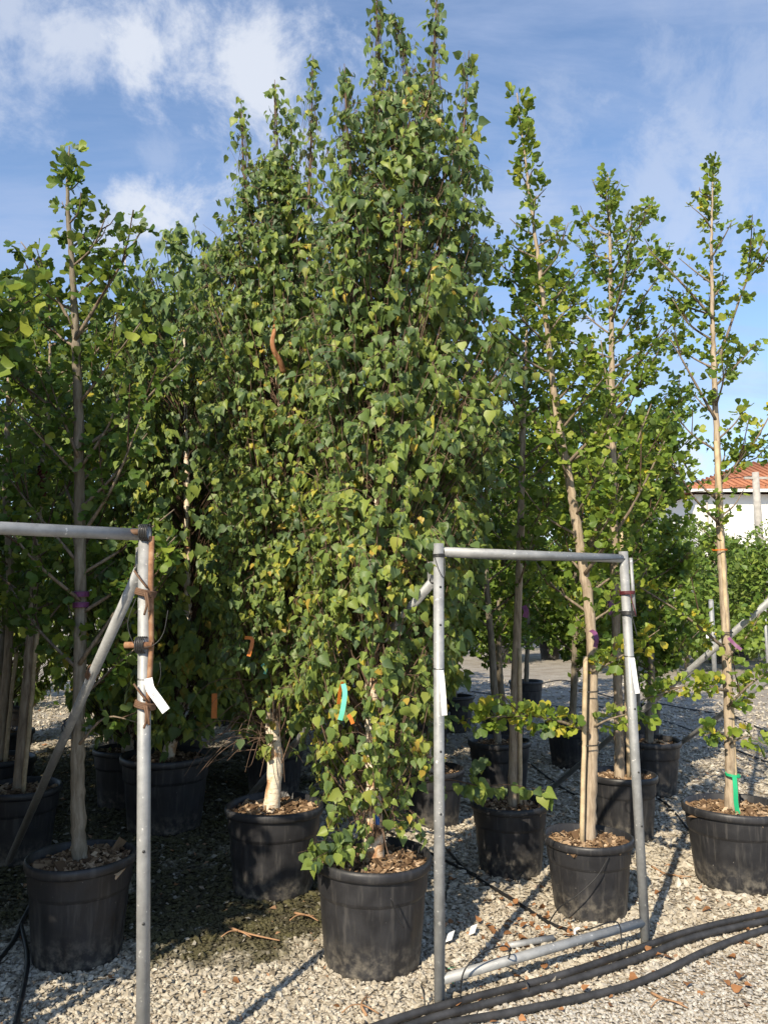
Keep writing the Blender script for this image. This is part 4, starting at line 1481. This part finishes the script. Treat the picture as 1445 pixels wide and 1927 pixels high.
label_on(p2L, t2L, [(829, 1262, -.03), (831, 1275, -.034), (834, 1310, -.045), (836, 1346, -.05)], 'narrow white label on the post beside the tall birch', p2L[1])
label_on(p2R, t2R, [(1189, 1238, -.03), (1191, 1252, -.034), (1195, 1280, -.04), (1199, 1305, -.045)], 'narrow white label on the leaning hoop post by the yellow leaves', p2R[1])
P = spline([at(280, 1280, 2.685), at(284, 1297, 2.675), at(299, 1318, 2.668), at(313, 1338, 2.665)], 5)
lb = strip('plant_label', P, .030, (1, 0, .72), 'tag_white', 'white label jutting from the rusty-rod post', 'label', 'white plant labels on the hoops', .0006)
m = MB()
c = P[0]
m.box(c + np.array((0, -.003, -.002)), (.014, 0, .003), (0, .001, 0), (0, 0, .009))
m.build('fold', M['tag_white'], lb, smooth=False)
m = MB()
dl = nrm(P[10] - P[6])
sl_ = nrm(np.array((1, 0, .72)) - dl * np.dot(dl, (1, 0, .72)))
nl_ = np.cross(dl, sl_)
nl_ = nl_ if nl_[1] < 0 else -nl_
for k_, ln_ in enumerate((.008, .005, .009)):
    m.box(P[7] + dl * (k_ * .006) + nl_ * .0012 - sl_ * .002, sl_ * ln_, dl * .0008, nl_ * .0002)
m.build('print', M['hose'], lb, smooth=False)
m = MB()
ring_wrap(m, p1R + (t1R - p1R) * (c[2] / t1R[2]), UP, RP, .0012, 1.2, .004)
m.build('tie', M['wire'], lb)

strip('ribbon', spline([at(646, 1287, 3.36), at(649, 1305, 3.35), at(645, 1335, 3.34), at(640, 1355, 3.34)], 5), .021, (1, .2, .1), 'cyan', 'mint green ribbon hanging in the tallest birch', 'ribbon', 'coloured ribbons')
strip('ribbon', spline([at(645, 1283, 3.37), at(640, 1300, 3.37), at(637, 1325, 3.37)], 5), .016, (.7, .6, .1), 'orange', 'orange ribbon tucked behind the mint green one', 'ribbon', 'coloured ribbons')
strip('ribbon', spline([at(404, 1305, 4.9), at(404, 1325, 4.9), at(403, 1352, 4.9)], 4), .034, (1, .1, 0), 'orange', 'orange ribbon in the dark gap left of the cream trunk', 'ribbon', 'coloured ribbons')
strip('ribbon', spline([at(461, 1200, 4.25), at(474, 1202, 4.24), at(474, 1215, 4.23), at(468, 1235, 4.22)], 4), .020, (.8, .2, .6), 'orange', 'crumpled orange ribbon high in the cream-trunked birch', 'ribbon', 'coloured ribbons')
strip('ribbon', spline([at(655, 1345, 3.36), at(660, 1352, 3.36), at(664, 1362, 3.36)], 4), .016, (.8, .2, .5), 'orange', 'short orange scrap below the mint green ribbon', 'ribbon', 'coloured ribbons')
strip('ribbon', spline([at(494, 1250, 4.42), at(500, 1258, 4.41), at(497, 1268, 4.4)], 4), .024, (.8, .2, .5), 'cyan', 'small mint scrap on the cream-trunked birch', 'ribbon', 'coloured ribbons')
strip('ribbon', spline([at(1111, 1186, 4.25), at(1119, 1192, 4.22), at(1122, 1205, 4.21), at(1119, 1218, 4.21)], 4), .026, (.9, .2, .3), 'magenta', 'magenta ribbon on the leaning ginkgo trunk', 'ribbon', 'coloured ribbons')
strip('ribbon', spline([at(1370, 1200, 4.66), at(1382, 1213, 4.62), at(1394, 1223, 4.6)], 4), .020, (.5, .2, .8), 'magenta', 'purple ribbon on the green-taped ginkgo trunk', 'ribbon', 'coloured ribbons')
strip('ribbon', spline([at(1146, 1130, 5.5), at(1150, 1142, 5.5), at(1144, 1156, 5.5)], 4), .040, (.9, .2, .3), 'magenta', 'faded pink ribbon behind the leaning hoop post', 'ribbon', 'coloured ribbons')
strip('ribbon', spline([at(985, 1140, 4.8), at(990, 1150, 4.79), at(987, 1162, 4.79)], 4), .034, (.9, .2, .3), 'magenta', 'dark pink ribbon under the middle of the hoop bar', 'ribbon', 'coloured ribbons')
m = MB()
for z0_ in np.linspace(1118, 1138, 2):
    ring_wrap(m, at(153, z0_, 3.78), UP, .033, .004, 4, .024)
tag(m.build('trunk_tape', M['magenta'], None), 'purple tape wound round the grey ginkgo trunk', 'tape')
m = MB()
for z0_ in np.linspace(880, 930, 6):
    ring_wrap(m, at(79.5 - (z0_ - 905) * .085, z0_, 5.2), UP + e * rng.normal(0, .3), .024, .008, 2, .034)
tag(m.build('trunk_tape', M['red'], None), 'dark red netting tied round the staked trunk', 'tape')
m = MB()
ct = at(1376, 1458, 4.70)
ring_wrap(m, ct + np.array((.004, -.006, 0)), UP + e * .15, .037, .004, 3, .014)
o_ = tag(m.build('green_tape', M['green_tape'], None, org=ct), 'bright green tape on the double trunk in the sunlit pot', 'tape')
P = spline([at(1381, 1460, 4.64), at(1383, 1485, 4.62), at(1384, 1510, 4.62), at(1388, 1532, 4.62)], 5)
tl = strip('tail', P, .026, (1, 0, 0), 'green_tape', None, None)
tl.location = tuple(P[0] - ct)
tl.parent = o_
m = MB()
bl = at(708, 1545, 3.66)
V = [bl + .55 * np.array(q) for q in ((-.015, 0, .05), (.012, -.02, .055), (.03, 0, .01), (.025, -.012, -.03), (-.02, -.02, -.02), (0, -.045, .01), (-.03, .0, .0))]
m.add(V, [(0, 1, 5), (1, 2, 5), (2, 3, 5), (3, 4, 5), (4, 6, 5), (6, 0, 5)])
tag(m.build('plastic_scrap', M['blue'], None, smooth=False), 'crumpled blue film at the foot of the tallest birch', 'plastic')

# stakes tied to the trunks
sD = stake((1.045, 4.25, zD), at(1101, 1235, 4.24), .013, 'pale wooden stake beside the leaning ginkgo trunk')
sE = stake((2.075, 4.71, zE), at(1347, 830, 4.72), .014, 'long pale stake bound to the green-taped ginkgo')
for py in (930, 1035, 1190, 1350):
    m = MB()
    c = at(1340 + (py - 830) * .066, py, 4.73)
    ring_wrap(m, c, UP, .042, .0022, 2, .01)
    m.build('tie', M['orange' if py == 1035 else 'wire'], sE)
for py in (1400, 1300):
    m = MB()
    ring_wrap(m, at(1107, py, 4.28), UP, .052, .002, 2, .008)
    m.build('tie', M['wire'], sD)
stake((-2.30, 5.10, zK), at(72, 1180, 5.1), .014, 'slim stake beside the trunk behind the brace')
stake((-2.88, 6.05, zL), at(32, 1220, 6.05), .015, 'slim stake in the dark pot at the picture edge')
stake((1.71, 5.58, zF), at(1168, 1000, 5.58), .014, 'tall stake behind the leaning hoop post')
stake((.83, 4.89, zG), at(978, 1220, 4.9), .013, 'stake against the trunk under the hoop bar')

# grey stakes of the far rows
for px_, y0_, y1_, Y, r_, lab in ((1262, 1135, 972, 16.0, .03, 'tall thin grey stake beyond the drive'), (1337, 1240, 1130, 15.0, .045, 'white fence post with a small label far off'), (1437, 1200, 1130, 15.5, .03, 'grey far post at the picture edge'),
                                ):
    a, b_ = at(px_, y1_, Y), None
    st = empty('post', (a[0], Y, 0), lab, 'post')
    m = MB()
    m.pipe((a[0], Y, -.02), a, r_, .006, 10)
    m.build('shaft', M['galv'], st)
    m = MB()
    m.tube([a - UP * .005, a + UP * .02], [r_ * 1.06, r_ * .8], 10)
    m.build('cap', M['galv'], st)
m = MB()
lp = at(1330, 1190, 14.93)
strip('plant_label', [lp + UP * .09, lp, lp - UP * .11], .05, (1, 0, .1), 'tag_white', 'tiny white label on the far fence post', 'label')

# ------------------------------------------------------------------ hoses, drip lines, litter
def lie(pts, r, lift=.0):
    return spline([gnd(x, y, r + lift) + UP * 0 for x, y in pts], 10)


HO = [([(650, 1960), (780, 1914), (918, 1873), (1056, 1838), (1194, 1792), (1309, 1755), (1445, 1722), (1600, 1692)], .0155, 'black hose lying nearest the pipe hoop, upper of the pair'),
      ([(690, 1972), (800, 1927), (930, 1888), (1060, 1853), (1200, 1808), (1312, 1768), (1450, 1735), (1600, 1706)], .0155, 'black hose pressed against the upper one'),
      ([(700, 1990), (830, 1938), (964, 1908), (1148, 1868), (1240, 1836), (1332, 1794), (1445, 1752), (1600, 1712)], .015, 'black hose lying by itself on the grey gravel side')]
for pts, r, lab in HO:
    m = MB()
    P = lie(pts, r)
    P[:, 2] += .010 + .004 * np.sin(np.linspace(0, 9, len(P)) + r * 900)
    P[:, :2] += (np.sin(np.linspace(0, 23, len(P)) + r * 300) * .004)[:, None]
    m.tube(P, r, 14)
    tag(m.build('hose', M['hose']), lab, 'hose', 'black irrigation hoses')
m = MB()
ring_wrap(m, gnd(985, 1862, .03) + np.array((0, .01, 0)), gnd(1056, 1838) - gnd(930, 1880), .034, .002, 2, .01)
tag(m.build('hose_tie', M['wire']), 'wire loop tying the pair of hoses together', 'tie')

DR = [([(842, 1600), (880, 1640), (960, 1690), (1030, 1735), (1075, 1752)], .009, 'black drip line from the label-bearing post to the hoop rail'),
      ([(720, 1560), (780, 1590), (842, 1622), (900, 1650)], .009, 'drip line beside the rim of the big front pot'),
      ([(990, 1430), (1040, 1470), (1100, 1500), (1230, 1500), (1300, 1565), (1345, 1590)], .009, 'drip line running between the hoop pot and the sunlit pot'),
      ([(1225, 1350), (1290, 1370), (1370, 1405), (1470, 1445)], .010, 'drip line crossing the dappled drive to the picture edge'),
      ([(1220, 1320), (1300, 1335), (1380, 1350), (1470, 1390)], .010, 'farther drip line crossing the dappled drive'),
      ([(880, 1300), (960, 1312), (1050, 1330), (1130, 1330), (1225, 1350)], .010, 'drip line far under the hoop bar'),
      ([(1000, 1290), (1060, 1280), (1110, 1300), (1180, 1320)], .010, 'drip line looping near the far pots'),
      ([(-40, 1850), (20, 1780), (42, 1735), (60, 1700)], .011, 'dark tube behind the shaded corner pot'),
      ([(28, 1935), (45, 1860), (52, 1800), (40, 1740)], .011, 'dark tube rising beside the shaded corner pot'),
      ([(846, 1650), (830, 1730), (822, 1800), (850, 1830), (870, 1850)], .006, 'thin tube trailing behind the label-bearing post')]
for pts, r, lab in DR:
    m = MB()
    P = lie(pts, r, .006)
    m.tube(P, r, 8)
    tag(m.build('drip_line', M['drip']), lab, 'tube', 'black drip lines on the gravel')
SPG = [([at(1145, 1612, 4.07), at(1122, 1650, 4.03), at(1085, 1685, 4.02), at(1052, 1708, 4.05), at(1030, 1740, 4.1)], 'thin feeder tube across the hoop pot'),
       ([at(1032, 1600, 4.12), at(1026, 1580, 4.1), at(1045, 1565, 4.15), at(1062, 1575, 4.2)], 'thin feeder tube looping over the hoop pot rim'),
       ([gnd(865, 1895, .004), at(872, 1830, 3.30), at(905, 1795, 3.34), at(950, 1780, 3.40), at(958, 1800, 3.42), gnd(940, 1815, .004)], 'black feeder tube arching over the bottom rail near the post'),
       ([gnd(1080, 1755, .01), at(1110, 1748, 3.72), at(1150, 1735, 3.74), at(1166, 1745, 3.74), gnd(1170, 1805, .01)], 'black feeder tube looping at the middle of the rail'),
       ([at(985, 1640, 4.68), at(978, 1650, 4.66), gnd(972, 1668, .004)], 'thin feeder tube at the foot of the sprig pot'),
       ([gnd(800, 1900, .01), at(797, 1868, 3.30), at(792, 1855, 3.30)], 'stiff dark peg stuck in the gravel by the post'),
       ([at(735, 1690, 3.43), at(748, 1725, 3.44), at(760, 1745, 3.44)], 'thin black feeder tube down the front pot')]
for P, lab in SPG:
    m = MB()
    m.tube(spline(P, 8), .0032, 6)
    tag(m.build('feeder_tube', M['drip']), lab, 'tube', 'thin feeder tubes')
m = MB()
c = at(1085, 1752, 3.72)
m.tube(spline([c + np.array((-.01, 0, -.015)), c + np.array((-.008, 0, .006)), c + np.array((.012, 0, .012))], 4), .006, 7)
tag(m.build('tube_clip', M['tag_white']), 'small white clip on the bottom rail', 'clip')
# loose pipe behind the rail
m = MB()
m.pipe(gnd(945, 1782, .02), gnd(1040, 1765, .02), .015, .003, 12)
tag(m.build('loose_pipe', M['galv']), 'short loose grey pipe lying behind the bottom rail', 'pipe')
for pts, lab in (([(855, 1835), (850, 1850)], 'scrap of green tape by the rail end'), ([(845, 1822), (856, 1820)], 'green tape shred at the post foot')):
    P = spline([gnd(pts[0][0], pts[0][1], .05), gnd(pts[1][0], pts[1][1], .03)], 3)
    strip('tape_scrap', P, .014, (1, .3, .2), 'green_tape', lab, 'tape')
# dry twigs and leaf litter
TW = [([gnd(432, 1745, .02), gnd(450, 1752, .03), gnd(480, 1760, .025), gnd(527, 1770, .015)], 'dry forked twig on the mossy patch'),
      ([gnd(555, 1718, .02), gnd(575, 1722, .03), gnd(592, 1724, .02)], 'short dry twig beside the dappled pot'),
      ([gnd(1225, 1868, .012), gnd(1250, 1880, .015), gnd(1285, 1888, .012)], 'curved dry twig on the grey gravel'),
      ([gnd(690, 1912, .012), gnd(680, 1890, .03), gnd(692, 1872, .015)], 'brown curled twig in front of the big pot'),
      ([gnd(1225, 1630, .02), gnd(1255, 1645, .02), gnd(1300, 1650, .02)], 'dry twig behind the leaning post')]
for P, lab in TW:
    m = MB()
    m.tube(spline(P, 5), np.linspace(.007, .003, 5 * (len(P) - 1) + 1), 6)
    q = P[1]
    m.tube(spline([q, q + np.array((.03, -.045, .01)), q + np.array((.07, -.06, -.005))], 4), .0035, 5)
    m.tube(spline([q, q + np.array((-.04, -.03, .01)), q + np.array((-.075, -.055, -.005))], 4), .003, 5)
    tag(m.build('dry_twig', M['dead_twig']), lab, 'twig', 'dry twigs on the gravel')
for x_, y_, lab in ((888, 1755, 'white paper scrap beside the dark pot shadow'), (845, 1768, 'grey scrap in the shadow behind the post')):
    m = MB()
    c = gnd(x_, y_, .02)
    m.add([c + np.array(q) for q in ((-.02, -.03, 0), (.01, -.028, .01), (.03, .03, .03), (.008, .04, .018), (-.004, .0, .03))], [(0, 1, 4), (1, 2, 4), (2, 3, 4), (3, 0, 4)])
    tag(m.build('paper_scrap', M['paper'], smooth=False), lab, 'paper')
n = 170
y = rng.uniform(1560, 1925, n); x = rng.uniform(830, 1440, n)
k = rng.random(n) < .12
x[k] = rng.uniform(20, 830, k.sum())
x[:50] = rng.normal(1010, 60, 50); y[:50] = rng.normal(1745, 30, 50)
pos = np.array([gnd(a, b_, .017) for a, b_ in zip(x, y)])
v, t, q = bake(BP, pos, randrot(n, 1.0), np.repeat(.045 * np.clip(rng.normal(1, .3, n), .4, 1.7)[:, None], 3, 1), rng.random(n))
o = link('fallen_leaves', mesh_np('fallen_leaves', v, t, True, q), M['dry_leaf'])
tag(o, 'brown dry leaves scattered over the gravel', 'leaves', kind='stuff')

# low birch sprig reaching out over the shaded pot, and shoots at the foot of the tallest birch
sp = Tree('birch_sprig', 'low birch sprig with one orange leaf reaching over the shaded pot', 'sprig', at(790, 1475, 3.9), 'birch')
P = spline([at(790, 1475, 3.9), at(845, 1467, 4.15), at(900, 1478, 4.3), at(960, 1477, 4.4), at(1030, 1488, 4.45)], 5)
sp.twig(P, .005, .0015, 6)
P2 = spline([at(892, 1478, 4.3), at(893, 1440, 4.28), at(912, 1420, 4.26)], 4)
sp.twig(P2, .003, .0012, 5)
for Q_, nn in ((P[6:], 32), (P2, 13)):
    f = rng.uniform(0, 1, nn) * (len(Q_) - 1)
    i = np.minimum(f.astype(int), len(Q_) - 2)
    pos = Q_[i] + (Q_[i + 1] - Q_[i]) * (f - i)[:, None]
    sp.leaves(pos, -UP * .8 + rnd3(nn, .35), np.array((-.2, -.8, .35)) + rnd3(nn, .35), .098 * np.clip(rng.normal(1, .2, nn), .6, 1.4), np.clip(rng.normal(.45, .12, nn), 0, 1))
sp.leaves(np.array([at(862, 1472, 4.15)]), -UP[None], np.array([(0, -1, .2)]), np.array([.075]), np.array([.965]))
sp.finish(24)
sh = Tree('birch_shoots', 'glossy young birch shoots hanging over the rim of the big front pot', 'shoots', (-.12, 3.62, zA - .02), 'birch')
for tx, ty, ty2 in ((560, 1605, 3.50), (590, 1585, 3.48), (620, 1560, 3.50), (640, 1600, 3.46), (585, 1620, 3.45)):
    P = spline([(-.10, 3.64, zA), (at(tx, ty, ty2) + np.array((-.10, 3.64, zA))) / 2 + UP * .06, at(tx, ty, ty2)], 5)
    sh.twig(P, .003, .001, 5)
    nn = 12
    f = rng.uniform(.4, 1, nn) * (len(P) - 1)
    i = np.minimum(f.astype(int), len(P) - 2)
    pos = P[i] + (P[i + 1] - P[i]) * (f - i)[:, None]
    sh.leaves(pos, -UP * .8 + rnd3(nn, .4), np.array((-.2, -.8, .35)) + rnd3(nn, .4), .068 * np.clip(rng.normal(1, .2, nn), .6, 1.3), np.clip(rng.normal(.35, .15, nn), 0, 1))
sh.finish(60)

for i, (x, y, h) in enumerate([(-7.4, 13.0, 4.4), (-5.6, 12.6, 4.6), (-3.9, 13.2, 4.5), (-2.2, 13.0, 4.5), (-.6, 13.4, 4.4)]):
    bush(x, y, h, 1.15, words_[i] + ' dark leafy tree closing the left rows, counted from the picture edge', 1900, .1)

for i, (x, y, h) in enumerate([(5.6, 18.6, 3.0), (7.4, 19.2, 3.1), (9.3, 19.0, 3.0)]):
    bush(x, y, h, 1.0, words_[i] + ' low bright green tree standing before the far row', 3000, .4)
